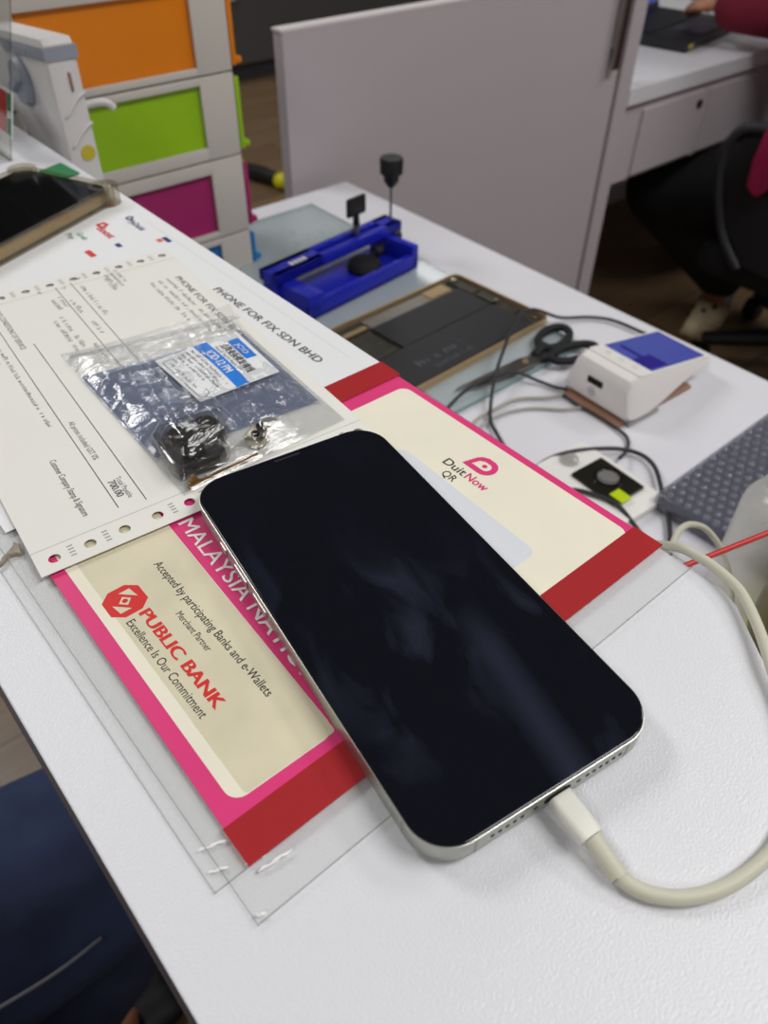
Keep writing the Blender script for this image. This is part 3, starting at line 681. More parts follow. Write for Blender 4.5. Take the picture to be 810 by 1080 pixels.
# ------------------------------------------------------------------ old phone in a clear case, acrylic stand, green card
op = thing('smartphone', 'old black phone in a clear bumper case at the upper left corner of the counter', 'phone', (0.1340, 0.4400, zs + 0.0006), math.radians(205))
OW, OL = 0.074, 0.152
bm = B(); prism(bm, rrect(0, OL, -OW, 0, 0.010), 0.0015, 0.0085, 0.0012); obj('body', bm, M['gold'], op, local=True, smooth=40)
bm = B(); prism(bm, rrect(0.001, OL - 0.001, -OW + 0.001, -0.001, 0.009), 0.0083, 0.0094, 0.0004); obj('screen_glass', bm, M['glassblack'], op, local=True)
bm = B(); prism(bm, rrect(0.0035, 0.0045, -OW / 2 - 0.006, -OW / 2 + 0.006, 0.0004, 3), 0.0093, 0.0096); obj('earpiece', bm, M['hole'], op, local=True)
bm = B()
flat(bm, [rrect(-0.0018, OL + 0.0018, -OW - 0.0018, 0.0018, 0.0118), rrect(0.0002, OL - 0.0002, -OW + 0.0002, -0.0002, 0.0098)], 0.0, 0.0108)
box(bm, 0.0, OL, -OW, 0, 0, 0.0011)
for (cx, cy) in ((0.004, -0.004), (0.004, -OW + 0.004), (OL - 0.004, -0.004), (OL - 0.004, -OW + 0.004)):
    flat(bm, [[p for p in circ(cx, cy, 0.0092, 20)], circ(cx, cy, 0.0062, 16)], 0.0, 0.0112)
obj('bumper_case', bm, M['clearcase'], op, local=True, smooth=40, label='clear bumper case with thick corners')

st = thing('acrylic_stand', 'clear leaning acrylic stand with a red and green card behind the old phone', 'stand', (0.1117, 0.556, T))
ma = Matrix(((0, 0.30, -0.954, 0.1120), (1, 0, 0, 0.556), (0, 0.954, 0.30, T + 0.0008), (0, 0, 0, 1)))    # along the sheet, up the slope, towards the customer
bm = B(); box(bm, 0.0, 0.15, 0.0, 0.10, 0.0, 0.0022, 0.0005); bmesh.ops.transform(bm, matrix=ma, verts=bm.verts[:]); box(bm, 0.072, 0.1135, 0.556, 0.706, T + 0.0002, T + 0.0024, 0.0005); obj('acrylic', bm, M['acrylic'], st)
bm = B(); box(bm, 0.0, 0.15, -0.0006, 0.0, 0.0, 0.0022); box(bm, -0.0005, 0.0, 0.0, 0.10, 0.0004, 0.0018); bmesh.ops.transform(bm, matrix=ma, verts=bm.verts[:]); obj('cut_edge', bm, M['sleeve_edge'], st)
for (a, b, c, d, z_, m_, n_) in ((0.0040, 0.110, 0.0130, 0.0435, -0.0008, 'cardwhite', 'card'), (0.0058, 0.0120, 0.0150, 0.0255, 0.0, 'greenpaper', 'green_field'), (0.0058, 0.0120, 0.0305, 0.0415, 0.0, 'greenpaper', 'green_field'), (0.0135, 0.106, 0.0150, 0.0415, 0.0, 'redcard', 'red_field')):
    bm = B(); box(bm, a, b, c, d, z_ - 0.0012, z_ - 0.0006 if n_ == 'card' else z_ - 0.0010); bmesh.ops.transform(bm, matrix=ma, verts=bm.verts[:]); obj(n_, bm, M[m_], st)
bm = B(); prism(bm, [(0.1365, 0.5300), (0.118, 0.5240), (0.122, 0.500), (0.1385, 0.5040)], T + 0.0003, T + 0.0012); tag(obj('green_card', bm, M['greenpaper']), 'corner of a green card under the old phone', 'card')
# ================================================================== the work desk and what is on it
t = thing('work_desk', 'white work desk below and behind the counter, holding repair tools', 'desk', (0.38, 0.2, 0))
bm = B(); box(bm, 0.124, 0.632, -0.7, 0.838, D - 0.025, D, 0.0012); obj('desktop', bm, M['desk'], t)
bm = B(); box(bm, 0.15, 0.60, 0.80, 0.82, 0, D - 0.025); obj('side_panel', bm, M['panel'], t)
bm = B(); box(bm, 0.15, 0.60, -0.68, -0.66, 0, D - 0.025); obj('side_panel', bm, M['panel'], t)

# drawer tower
t = thing('drawer_tower', 'white plastic drawer tower with orange, green, magenta and blue drawers', 'drawers', (0.27, 0.77, D))
X0, X1, Y0, Y1 = 0.150, 0.3848, 0.700, 0.838
lv = [(0.7355, 0.7612, 'bluedrawer'), (0.7762, 0.8370, 'magenta'), (0.8636, 0.9211, 'lime'), (0.9367, 0.9995, 'orange')]
rails = [(D, 0.7355), (0.7612, 0.7762), (0.8370, 0.8636), (0.9211, 0.9367), (0.9995, 1.022)]
for k, (za, zb_, c) in enumerate(lv):
    bm = B(); lo_, hi_ = rails[k], rails[k + 1]
    zl = rails[k][0] if k == 0 else (rails[k][0] + rails[k][1]) / 2 + 0.001
    zh = (hi_[0] + hi_[1]) / 2 - 0.0005 if k < 3 else hi_[1]
    for (ya, yb) in ((Y0, Y0 + 0.004), (Y1 - 0.004, Y1)):
        box(bm, X0, X0 + 0.036, ya, yb, zl, zh, 0.001); box(bm, X1 - 0.038, X1, ya, yb, zl, zh, 0.001)
        box(bm, X0 + 0.0355, X1 - 0.0375, ya + 0.0002, yb - 0.0002, zl, za, 0.001); box(bm, X0 + 0.0355, X1 - 0.0375, ya + 0.0002, yb - 0.0002, zb_, zh, 0.001)
    box(bm, X0 + 0.001, X1 - 0.001, Y0 + 0.0041, Y1 - 0.0041, zl + 0.0002, zl + 0.003, 0.0005)
    if k == 3: box(bm, X0 - 0.003, X1 + 0.003, Y0 - 0.003, Y1 + 0.003, zh - 0.004, zh + 0.004, 0.002)
    obj('frame', bm, M['towerwhite'], t, smooth=40)
    bm = B(); za2 = zl + 0.0035; zb2 = zb_ + 0.002
    box(bm, X0 + 0.003, X1 + 0.006, Y0 + 0.0045, Y0 + 0.0065, za2, zb2); box(bm, X0 + 0.003, X1 + 0.006, Y1 - 0.0065, Y1 - 0.0045, za2, zb2)
    box(bm, X0 + 0.003, X1, Y0 + 0.005, Y1 - 0.005, za2, za2 + 0.002); box(bm, X0 + 0.003, X0 + 0.005, Y0 + 0.005, Y1 - 0.005, za2, zb2)
    box(bm, X1 + 0.0015, X1 + 0.0065, Y0 + 0.001, Y1 - 0.001, za2, zb2, 0.001)
    dr = obj('drawer', bm, M[c], t, smooth=40, label={'bluedrawer': 'blue drawer', 'magenta': 'magenta drawer', 'lime': 'lime green drawer', 'orange': 'orange drawer'}[c])
    bm = B(); box(bm, X1 + 0.006, X1 + 0.015, Y0 + 0.004, Y1 - 0.004, za2, za2 + 0.006, 0.002); obj('handle', bm, M[c], dr, smooth=40)

# tabletop machine with dial
t = thing('sewing_machine', 'white tabletop machine with grey dial standing before the drawer tower', 'machine', (0.168, 0.62, D))
prof = [(0.5665, D), (0.5665, 1.004), (0.570, 1.008), (0.692, 0.998), (0.692, 0.948), (0.668, 0.944), (0.645, 0.925), (0.637, 0.890), (0.637, 0.76), (0.692, 0.75), (0.692, D)]
mx = Matrix(((0, 0, 1, 0), (1, 0, 0, 0), (0, 1, 0, 0), (0, 0, 0, 1)))
bm = B(); prism(bm, prof, 0.1570, 0.1800, 0.003, mtx=mx); obj('body', bm, M['machine'], t, smooth=35)
bm = B(); prism(bm, [(0.5655, 0.9945), (0.5655, 1.0030), (0.650, 0.9960), (0.653, 0.991), (0.645, 0.987)], 0.1560, 0.1812, 0.001, mtx=mx)
gb = obj('grey_band', bm, M['machinegrey'], t, smooth=35)
bm = B()
for k in range(6): box(bm, 0.1555, 0.1575, 0.592 + 0.008 * k, 0.5955 + 0.008 * k, 0.9925, 0.9970, 0.0008)
obj('vent_ridge', bm, M['machinegrey'], gb)
bm = B(); lathe(bm, [(0.0172, 0.0), (0.0172, 0.003), (0.0150, 0.006), (0.0001, 0.0065)], mtx=TR(0.1575, 0.622, 0.9715) @ Matrix.Rotation(-PI / 2, 4, 'Y'), n=28); dl = obj('dial', bm, M['machinegrey'], t, smooth=35)
bm = B(); box(bm, -0.006, 0.004, -0.0035, 0.0035, -0.013, 0.013, 0.002); bmesh.ops.transform(bm, matrix=TR(0.1530, 0.622, 0.9715) @ Matrix.Rotation(math.radians(60), 4, 'X'), verts=bm.verts[:]); obj('grip', bm, M['machinegrey'], dl, smooth=40)
bm = B(); prism(bm, [(0.640, 0.78), (0.640, 0.905), (0.655, 0.93), (0.670, 0.94), (0.690, 0.944), (0.690, 0.78)], 0.1700, 0.1780, 0.0, mtx=mx); obj('arch_panel', bm, M['machinegrey'], t)
bm = B(); box(bm, 0.1700, 0.1722, 0.5655, 0.5675, 0.9735, 0.9860, 0.0008); obj('thread_slot', bm, M['brown'], t)
bm = B(); tube(bm, spline([(0.176, 0.580, 0.9580), (0.188, 0.578, 0.9605), (0.1980, 0.576, 0.9595), (0.2030, 0.575, 0.9550)], 6), 0.0028, 10); obj('thread_guide', bm, M['machine'], t, smooth=50)
for z in (0.972, 0.951):
    bm = B(); tube(bm, spline([(0.1800, 0.5662, z), (0.1720, 0.5658, z - 0.004), (0.1620, 0.5660, z - 0.014)], 5), 0.0012, 8); obj('raised_rib', bm, M['machine'], t, smooth=50)
bm = B(); lathe(bm, [(0.0055, 0), (0.0055, 0.0006), (0.0001, 0.0007)], mtx=TR(0.1715, 0.5664, 0.9310) @ Matrix.Rotation(PI / 2, 4, 'X')); obj('round_sticker', bm, M['yellow'], t, label='yellow round sticker')

# glass plate
t = thing('glass_plate', 'pale glass cutting plate lying on the desk under the blue holder and open tablet', 'plate', (0.42, 0.57, D))
bm = B(); box(bm, 0.24, 0.5400, 0.3395, 0.7960, D + 0.0004, D + 0.0040, 0.0004); obj('plate', bm, M['glassplate'], t)
bm = B()
for (xa, xb, ya, yb) in ((0.24, 0.5405, 0.3388, 0.3398), (0.5398, 0.5408, 0.3388, 0.7966), (0.24, 0.5405, 0.7958, 0.7968)): box(bm, xa, xb, ya, yb, D + 0.0004, D + 0.0042)
obj('ground_edge', bm, M['glassedge'], t)
bm = B()
for (x, y, r) in ((0.47, 0.74, .004), (0.50, 0.72, .003), (0.455, 0.71, .004), (0.515, 0.69, .003), (0.43, 0.745, .003), (0.525, 0.755, .003)):
    s_ = B(); flat(s_, [circ(x, y, r, 9, r * 0.4)], D + 0.0042); obj('glue_speck', s_, M['termgrey'], t)
bm.free()

# blue holder
ZG = D + 0.0042
fx = thing('phone_holder', 'blue phone repair holder with black thumbscrews on the glass plate', 'repair tool', (0.3560, 0.5480, ZG), math.radians(7))
bm = B()
LX, LY = 0.170, 0.068
box(bm, 0, LX, 0, LY, 0, 0.006, 0.0015); box(bm, 0, LX, 0, 0.007, 0, 0.018, 0.0015)
box(bm, LX - 0.010, LX, 0, LY - 0.018, 0, 0.028, 0.002); box(bm, 0, 0.020, 0, LY, 0, 0.026, 0.002); box(bm, 0.02, 0.024, 0.01, LY, 0, 0.016, 0.001)
obj('tray', bm, M['fixblue'], fx, local=True, smooth=40)
bm = B()
box(bm, -0.008, LX + 0.018, LY - 0.026, LY - 0.017, 0.026, 0.038, 0.0015); box(bm, -0.008, LX + 0.018, LY - 0.008, LY + 0.001, 0.026, 0.038, 0.0015)
box(bm, -0.008, 0.062, LY - 0.026, LY + 0.001, 0.026, 0.038, 0.0015); box(bm, LX - 0.008, LX + 0.018, LY - 0.026, LY + 0.001, 0.026, 0.038, 0.0015)
box(bm, -0.006, 0.02, LY - 0.022, LY - 0.002, 0.0, 0.028, 0.001)
box(bm, LX - 0.012, LX - 0.001, LY - 0.024, LY - 0.002, 0.0, 0.027, 0.001)
obj('pressing_bar', bm, M['fixblue'], fx, local=True, smooth=40)
bm = B()
for k in range(4): box(bm, 0.022 + 0.006 * k, 0.0255 + 0.006 * k, LY - 0.019, LY - 0.012, 0.038, 0.0383)
obj('white_mark', bm, M['inkwhite'], fx, local=True)
kx, ky = LX + 0.010, LY - 0.015
bm = B(); tube(bm, [(kx, ky, 0.024), (kx, ky, 0.082)], 0.0015, 10); rod = obj('threaded_rod', bm, M['steel'], fx, local=True, smooth=40)
bm = B(); lathe(bm, [(0.0040, 0.076), (0.0085, 0.082), (0.0088, 0.089), (0.0128, 0.091), (0.0132, 0.106), (0.0120, 0.108), (0.0001, 0.108)], c=(kx, ky, 0), n=20); obj('knob', bm, M['black'], rod, local=True, smooth=40)
wx, wy = 0.126, LY - 0.012
bm = B(); lathe(bm, [(0.0045, 0.038), (0.0045, 0.044), (0.0036, 0.0445), (0.0036, 0.052), (0.0001, 0.052)], c=(wx, wy, 0), n=14); ws = obj('thumbscrew', bm, M['steel'], fx, local=True, smooth=40)
bm = B(); box(bm, wx - 0.014, wx + 0.014, wy - 0.0025, wy + 0.0025, 0.0585, 0.0790, 0.0022); tube(bm, [(wx, wy, 0.048), (wx, wy, 0.062)], [0.0042, 0.0032], 12); obj('wing', bm, M['black'], ws, local=True, smooth=40)
bm = B(); lathe(bm, [(0.019, 0.0), (0.020, 0.004), (0.017, 0.010), (0.011, 0.0125), (0.0001, 0.013)], c=(0.116, 0.034, 0.006), n=24); obj('suction_pad', bm, M['softblack'], fx, local=True, smooth=40)
bm = B(); tube(bm, [(0.134, 0.040, 0.015), (LX - 0.005, 0.046, 0.018)], 0.0022, 10); lathe(bm, [(0.006, 0), (0.006, 0.010), (0.0001, 0.010)], mtx=TR(0.140, 0.041, 0.015) @ Matrix.Rotation(PI / 2, 4, 'Y'), n=12); obj('side_spindle', bm, M['softblack'], fx, local=True, smooth=40)
bm = B(); lathe(bm, [(0.0055, 0), (0.0085, 0.002), (0.0085, 0.011), (0.0001, 0.0112)], mtx=TR(LX + 0.004, 0.047, 0.021) @ Matrix.Rotation(PI / 2, 4, 'Y'), n=18); kb = obj('side_knob', bm, M['black'], fx, local=True, smooth=40)
bm = B(); tube(bm, [(LX - 0.002, 0.047, 0.021), (LX + 0.005, 0.047, 0.021)], 0.002, 10); obj('shaft', bm, M['steel'], kb, local=True)

# opened tablet
tb = thing('tablet', 'opened gold tablet showing its black battery, lying on the glass plate', 'tablet', (0.5468, 0.3890, ZG), math.radians(92.6))
TL, TW, TT = 0.134, 0.202, 0.0068     # local x along the short side, y away to the left
bm = B()
flat(bm, [rrect(0, TL, 0, TW, 0.008), rrect(0.0022, TL - 0.0022, 0.0022, TW - 0.0022, 0.0066)], 0, TT); box(bm, 0.001, TL - 0.001, 0.001, TW - 0.001, 0, 0.001)
obj('back_shell', bm, M['gold'], tb, local=True, smooth=40)
bm = B(); box(bm, 0.0022, TL - 0.0022, 0.0022, TW - 0.0022, 0.0009, 0.0018); obj('inner_tray', bm, M['pcb'], tb, local=True)
bm = B(); box(bm, 0.005, 0.061, 0.022, 0.192, 0.001, 0.0052, 0.0012); obj('battery', bm, M['battery'], tb, local=True)
bm = B(); box(bm, 0.0615, 0.110, 0.022, 0.152, 0.001, 0.0050, 0.0012); obj('battery', bm, M['battery'], tb, local=True)
bm = B(); bars(bm, 0.026, 0.165, 0.0054, -90, 0.062, 0.009); bars(bm, 0.014, 0.160, 0.0054, -90, 0.058, 0.0055); obj('battery_print', bm, M['batteryink'], tb, local=True)
bm = B(); box(bm, 0.109, 0.128, 0.030, 0.150, 0.001, 0.0040, 0.0006); obj('logic_board', bm, M['foil'], tb, local=True)
bm = B()
for (xa, xb, ya, yb, zz_) in ((0.006, 0.030, 0.006, 0.020, .004), (0.034, 0.060, 0.008, 0.020, .0035), (0.064, 0.088, 0.006, 0.019, .0045), (0.092, 0.128, 0.007, 0.020, .004), (0.112, 0.128, 0.154, 0.192, .0036), (0.064, 0.108, 0.156, 0.194, .003)):
    bm = B(); box(bm, xa, xb, ya, yb, 0.001, zz_, 0.0005); obj('circuit_board', bm, M['pcb'], tb, local=True)
for (x, y, r) in ((0.062, 0.013, .0030), (0.125, 0.013, .0038), (0.010, 0.012, .0022)):
    bm = B(); lathe(bm, [(r, 0.003), (r, 0.0062), (r * 0.6, 0.0064), (0.0001, 0.0064)], c=(x, y, 0), n=14); obj('metal_boss', bm, M['silver'], tb, local=True, smooth=40)
for q in ((0.112, 0.128, 0.030, 0.062, 0.0035, 0.0050), (0.112, 0.118, 0.154, 0.190, 0.0035, 0.0052)):
    bm = B(); box(bm, *q, 0.0004); obj('copper_shield', bm, M['gold'], tb, local=True)

# scissors
sc = thing('scissors', 'black handled scissors lying across the corner of the glass plate', 'scissors', (0.47, 0.352, ZG))
zz = ZG + 0.0035
bm = B(); prism(bm, [(0.4830, 0.3520), (0.4660, 0.3585), (0.385, 0.3610), (0.381, 0.3590), (0.4600, 0.3440), (0.4800, 0.3440)], zz - 0.0006, zz + 0.0008, 0.0003); obj('blade', bm, M['steel'], sc)
bm = B(); prism(bm, [(0.4860, 0.3440), (0.4700, 0.3390), (0.400, 0.3470), (0.396, 0.3500), (0.4650, 0.3530), (0.4840, 0.3540)], zz + 0.0009, zz + 0.0022, 0.0003); obj('blade', bm, M['steel'], sc)
bm = B(); lathe(bm, [(0.0032, 0.0015), (0.0032, 0.0032), (0.0001, 0.0036)], c=(0.4640, 0.3490, zz), n=14); obj('pivot_screw', bm, M['gold'], sc, smooth=40)
def loop(cx, cy, a, b, ang, n=24):
    ca_, sa_ = math.cos(math.radians(ang)), math.sin(math.radians(ang))
    return [(cx + a * math.cos(2 * PI * k / n) * ca_ - b * math.sin(2 * PI * k / n) * sa_, cy + a * math.cos(2 * PI * k / n) * sa_ + b * math.sin(2 * PI * k / n) * ca_, zz + 0.002) for k in range(n + 1)]
for (cx, cy, a, b, g, y0) in ((0.5200, 0.3610, 0.0230, 0.0130, 14, 0.3520), (0.5130, 0.3300, 0.0260, 0.0115, -12, 0.3450)):
    bm = B(); tube(bm, loop(cx, cy, a, b, g), 0.0042, 10, cap=False); tube(bm, [(0.4800, y0, zz + 0.001), (0.4920, (y0 * 2 + cy) / 3, zz + 0.002), (cx - a * 0.85, cy - a * 0.2 * (1 if g > 0 else -1), zz + 0.002)], [0.0040, 0.0052, 0.0048], 10)
    obj('finger_loop', bm, M['softblack'], sc, smooth=60)

# card terminal
tm = thing('card_terminal', 'white card payment terminal with lit blue screen on the desk', 'card reader', (0.4640, 0.2650, D + 0.0005), math.radians(-3))
secs = [(0.000, 0.008, 0.036, 0.036, 0.030), (0.004, 0.004, 0.0425, 0.0375, 0.0305), (0.012, 0.002, 0.0440, 0.0380, 0.0310), (0.030, 0.002, 0.0415, 0.0380, 0.0315), (0.050, 0.006, 0.0375, 0.0370, 0.0320), (0.075, 0.012, 0.0335, 0.0350, 0.0320), (0.100, 0.0145, 0.0290, 0.0330, 0.0315), (0.122, 0.0145, 0.0255, 0.0320, 0.0300), (0.1255, 0.017, 0.0240, 0.0310, 0.0290)]
bm = B(); rings = []
for (x, zb_, zt_, wb, wt) in secs:
    pts = [(-wb, zb_ + 0.004), (-wb + 0.004, zb_), (wb - 0.004, zb_), (wb, zb_ + 0.004), (wt, zt_ - 0.003), (wt - 0.003, zt_), (-wt + 0.003, zt_), (-wt, zt_ - 0.003)]
    rings.append([bm.verts.new((x, p[0], p[1])) for p in pts])
for a, b in zip(rings, rings[1:]):
    for k in range(8): bm.faces.new((a[k], a[(k + 1) % 8], b[(k + 1) % 8], b[k]))
bm.faces.new(rings[0]); bm.faces.new(rings[-1][::-1])
obj('body', bm, M['termwhite'], tm, local=True, smooth=38)
sl = math.atan2(0.0240 - 0.0440, 0.1255 - 0.012)
ms = TR(0.012, 0, 0.0442) @ Matrix.Rotation(-sl, 4, 'Y')
bm = B(); prism(bm, rrect(0.002, 0.111, -0.0295, 0.0295, 0.003), -0.0002, 0.0012, 0.0004, mtx=ms); bz = obj('bezel', bm, M['whiteplastic'], tm, local=True)
bm = B(); prism(bm, rrect(0.022, 0.106, -0.0270, 0.0270, 0.001), 0.0010, 0.0015, mtx=ms); sr = obj('screen', bm, M['screenblue'], bz, local=True)
bm = B(); flat(bm, [rrect(0.022, 0.050, -0.0245, -0.004, 0.0008)], 0.0016, mtx=ms); flat(bm, [rrect(0.034, 0.040, -0.004, 0.020, 0.0008)], 0.0016, mtx=ms); obj('screen_text', bm, M['screendark'], sr, local=True)
bm = B()
for y in (-0.015, 0.0, 0.015): flat(bm, [circ(0.013, y, 0.0022, 12), circ(0.013, y, 0.0016, 10)], 0.0013, mtx=ms)
obj('touch_key', bm, M['termgrey'], bz, local=True)
bm = B(); box(bm, -0.0006, 0.003, -0.004, 0.013, 0.0240, 0.0305, 0.0005); obj('cable_port', bm, M['hole'], tm, local=True)
bm = B(); flat(bm, [circ(0, 0, 0.0042, 16), circ(0, 0, 0.0034, 14)], 0, mtx=TR(-0.0003, 0.0060, 0.0165) @ Matrix.Rotation(-PI / 2, 4, 'Y')); box(bm, -0.0004, 0.0004, 0.0045, 0.0075, 0.0155, 0.0175); obj('stamped_mark', bm, M['termgrey'], tm, local=True)
bm = B(); box(bm, 0.004, 0.045, -0.0384, 0.0384, 0.0012, 0.0032, 0.0006); obj('seam_strip', bm, M['termgrey'], tm, local=True)
bm = B(); box(bm, -0.008, 0.100, -0.033, 0.033, 0.0, 0.0038, 0.0012); obj('brown_foot', bm, M['brown'], tm, local=True)

# bubble wrapped parcel
bw = thing('wrapped_parcel', 'dark flat device in bubble wrap beside the card terminal', 'parcel', (0.48, 0.09, D))
bm = B(); box(bm, 0.3945, 0.575, 0.020, 0.150, D + 0.0010, D + 0.0150, 0.003); obj('device', bm, M['parcel'], bw, smooth=40)
bm = B(); box(bm, 0.3930, 0.577, 0.018, 0.1520, D + 0.0006, D + 0.0172, 0.004)
for i in range(20):
    for j in range(17):
        cx = 0.398 + 0.0092 * i; cy = 0.0225 + 0.0080 * j + (0.0040 if i % 2 else 0)
        if cy > 0.149: continue
        lathe(bm, [(0.0036, 0.0), (0.0033, 0.0018), (0.0020, 0.0029), (0.0001, 0.0032)], c=(cx, cy, D + 0.0171), n=8)
obj('bubble_wrap', bm, M['bubble'], bw, smooth=60)
bm = B(); box(bm, 0.3938, 0.3944, 0.05, 0.115, D + 0.005, D + 0.010); obj('side_slot', bm, M['hole'], bw)

# small boxed part
bx_ = thing('part_tray', 'small white tray with a black plate and lime tab between the cables', 'tray', (0.383, 0.193, D), math.radians(-4))
bm = B(); prism(bm, rrect(-0.030, 0.026, -0.044, 0.046, 0.004), 0.0004, 0.0080, 0.0015); obj('tray', bm, M['whiteplastic'], bx_, local=True, smooth=40)
bm = B(); prism(bm, rrect(-0.017, 0.019, -0.027, 0.019, 0.002), 0.0081, 0.0105, 0.0005); pl = obj('black_plate', bm, M['lens'], bx_, local=True)
bm = B(); lathe(bm, [(0.0115, 0.0105), (0.0115, 0.0135), (0.0095, 0.0138), (0.0090, 0.0118), (0.0001, 0.0114)], c=(0.004, -0.002, 0), n=24); obj('clear_ring', bm, M['blister'], pl, local=True, smooth=40)
bm = B(); lathe(bm, [(0.0088, 0.0106), (0.0001, 0.0109)], c=(0.004, -0.002, 0), n=20); obj('grey_disc', bm, M['termgrey'], pl, local=True)
bm = B(); box(bm, -0.012, -0.001, -0.030, -0.017, 0.0106, 0.0120, 0.0004); obj('lime_tab', bm, M['limetab'], pl, local=True)
bm = B(); lathe(bm, [(0.008, 0.008), (0.0075, 0.0115), (0.004, 0.0132), (0.0001, 0.0135)], c=(-0.004, 0.033, 0), n=18); obj('clear_dome', bm, M['blister'], bx_, local=True, smooth=50)

# bottle, spray can
bo = thing('bottle', 'frosted white plastic bottle at the right edge of the desk', 'bottle', (0.3690, 0.0530, D))
bm = B(); lathe(bm, [(0.027, 0.0), (0.0300, 0.003), (0.0300, 0.078), (0.0290, 0.086), (0.0240, 0.095), (0.0180, 0.099), (0.0175, 0.102), (0.0001, 0.102)], c=(0.3690, 0.0530, D + 0.0005), n=32); obj('body', bm, M['bottle'], bo, smooth=40)
bm = B(); lathe(bm, [(0.0195, 0.100), (0.0200, 0.102), (0.0200, 0.120), (0.0185, 0.122), (0.0001, 0.122)], c=(0.3690, 0.0530, D), n=28); obj('cap', bm, M['bottle'], bo, smooth=40)
bm = B(); lathe(bm, [(0.014, 0.122), (0.014, 0.130), (0.009, 0.134), (0.0001, 0.134)], c=(0.3690, 0.0530, D), n=24); obj('nozzle', bm, M['capyellow'], bo, smooth=40)
cn = thing('spray_can', 'olive and yellow spray can with a red straw by the counter edge', 'spray can', (0.3180, 0.0020, D))
bm = B(); lathe(bm, [(0.031, 0.0), (0.0325, 0.002), (0.0325, 0.045), (0.0001, 0.046)], c=(0.3180, 0.0020, D + 0.0005), n=32); obj('yellow_base', bm, M['canyellow'], cn, smooth=40)
bm = B(); lathe(bm, [(0.0324, 0.044), (0.0325, 0.150), (0.0315, 0.156), (0.022, 0.166), (0.013, 0.168), (0.0001, 0.168)], c=(0.3180, 0.0020, D), n=32); obj('can_body', bm, M['canmetal'], cn, smooth=40)
bm = B(); lathe(bm, [(0.009, 0.168), (0.009, 0.180), (0.007, 0.184), (0.0001, 0.184)], c=(0.3180, 0.0020, D), n=20); sp = obj('spray_head', bm, M['inkred'], cn, smooth=40)
bm = B(); tube(bm, [(0.3120, 0.0005, 0.9020), (0.1830, 0.0370, 0.8990)], 0.0013, 10); obj('straw', bm, M['straw'], sp, smooth=50, label='thin red straw')

# cables on the desk
def cable(name, pts, r, m, lab):
    bm = B(); tube(bm, spline(pts, 8), r, 10); return tag(obj(name, bm, m, smooth=60), lab, 'cable')
zc_ = D + 0.0045
cable('cable', [(0.30, 0.322, zc_), (0.3555, 0.3457, zc_), (0.3975, 0.3515, zc_ + .007), (0.4387, 0.3420, zc_ + .007), (0.4551, 0.3240, zc_), (0.4600, 0.3060, zc_), (0.4640, 0.2960, D + 0.006)], 0.0016, M['cable'], 'black cable arching from the counter edge to the left side of the card terminal')
cable('cable', [(0.33, 0.235, zc_), (0.3500, 0.262, zc_), (0.3643, 0.2899, zc_), (0.3791, 0.3132, zc_), (0.4111, 0.3403, zc_ + .012), (0.4461, 0.3620, zc_ + .022), (0.4761, 0.3790, zc_ + .024), (0.5254, 0.3990, zc_ + .018), (0.5589, 0.3855, zc_ + .003), (0.5870, 0.3703, zc_), (0.6017, 0.3506, zc_), (0.6057, 0.3174, zc_), (0.6070, 0.2800, zc_), (0.6050, 0.24, D + 0.003)], 0.0017, M['cable'], 'long black cable curving past the scissors and behind the card terminal')
cable('cable', [(0.33, 0.29, D + 0.003), (0.3631, 0.3174, D + 0.003), (0.3894, 0.3195, D + 0.003), (0.4191, 0.3180, D + 0.003), (0.4440, 0.3010, D + 0.003), (0.4600, 0.2960, D + 0.003)], 0.0016, M['cablegrey'], 'pale grey cable on the desk, upper one of the two left of the card terminal')
cable('cable', [(0.325, 0.288, D + 0.0025), (0.3604, 0.3088, D + 0.0025), (0.3929, 0.3110, D + 0.0025), (0.4192, 0.3005, D + 0.0025), (0.4400, 0.2810, D + 0.0025), (0.4600, 0.2700, D + 0.0025)], 0.0014, M['cablegrey'], 'pale grey cable on the desk, lower one of the two left of the card terminal')
cable('cable', [(0.33, 0.232, D + 0.003), (0.3623, 0.2410, D + 0.004), (0.3886, 0.2340, D + 0.008), (0.4204, 0.2164, D + 0.007), (0.4369, 0.1994, D + 0.005), (0.4340, 0.1790, D + 0.005), (0.4085, 0.1530, D + 0.006), (0.3800, 0.1258, D + 0.004), (0.34, 0.10, D + 0.003)], 0.0019, M['cable'], 'black cable arching around the tray with the lime tab')
cable('cable', [(0.33, 0.217, D + 0.003), (0.3515, 0.2010, D + 0.010), (0.3619, 0.1836, D + 0.0105), (0.3656, 0.1657, D + 0.0105), (0.3623, 0.1466, D + 0.006), (0.3540, 0.1250, D + 0.003), (0.34, 0.11, D + 0.003)], 0.0018, M['cable'], 'black cable crossing the near corner of the tray with the lime tab')
cable('cable', [(0.4586, 0.2960, D + 0.003), (0.4560, 0.2800, D + 0.003), (0.4560, 0.2500, D + 0.003), (0.4520, 0.2207, D + 0.003), (0.4380, 0.2080, D + 0.003), (0.4150, 0.2000, D + 0.010)], 0.0015, M['cable'], 'short dark cable along the front foot of the card terminal')

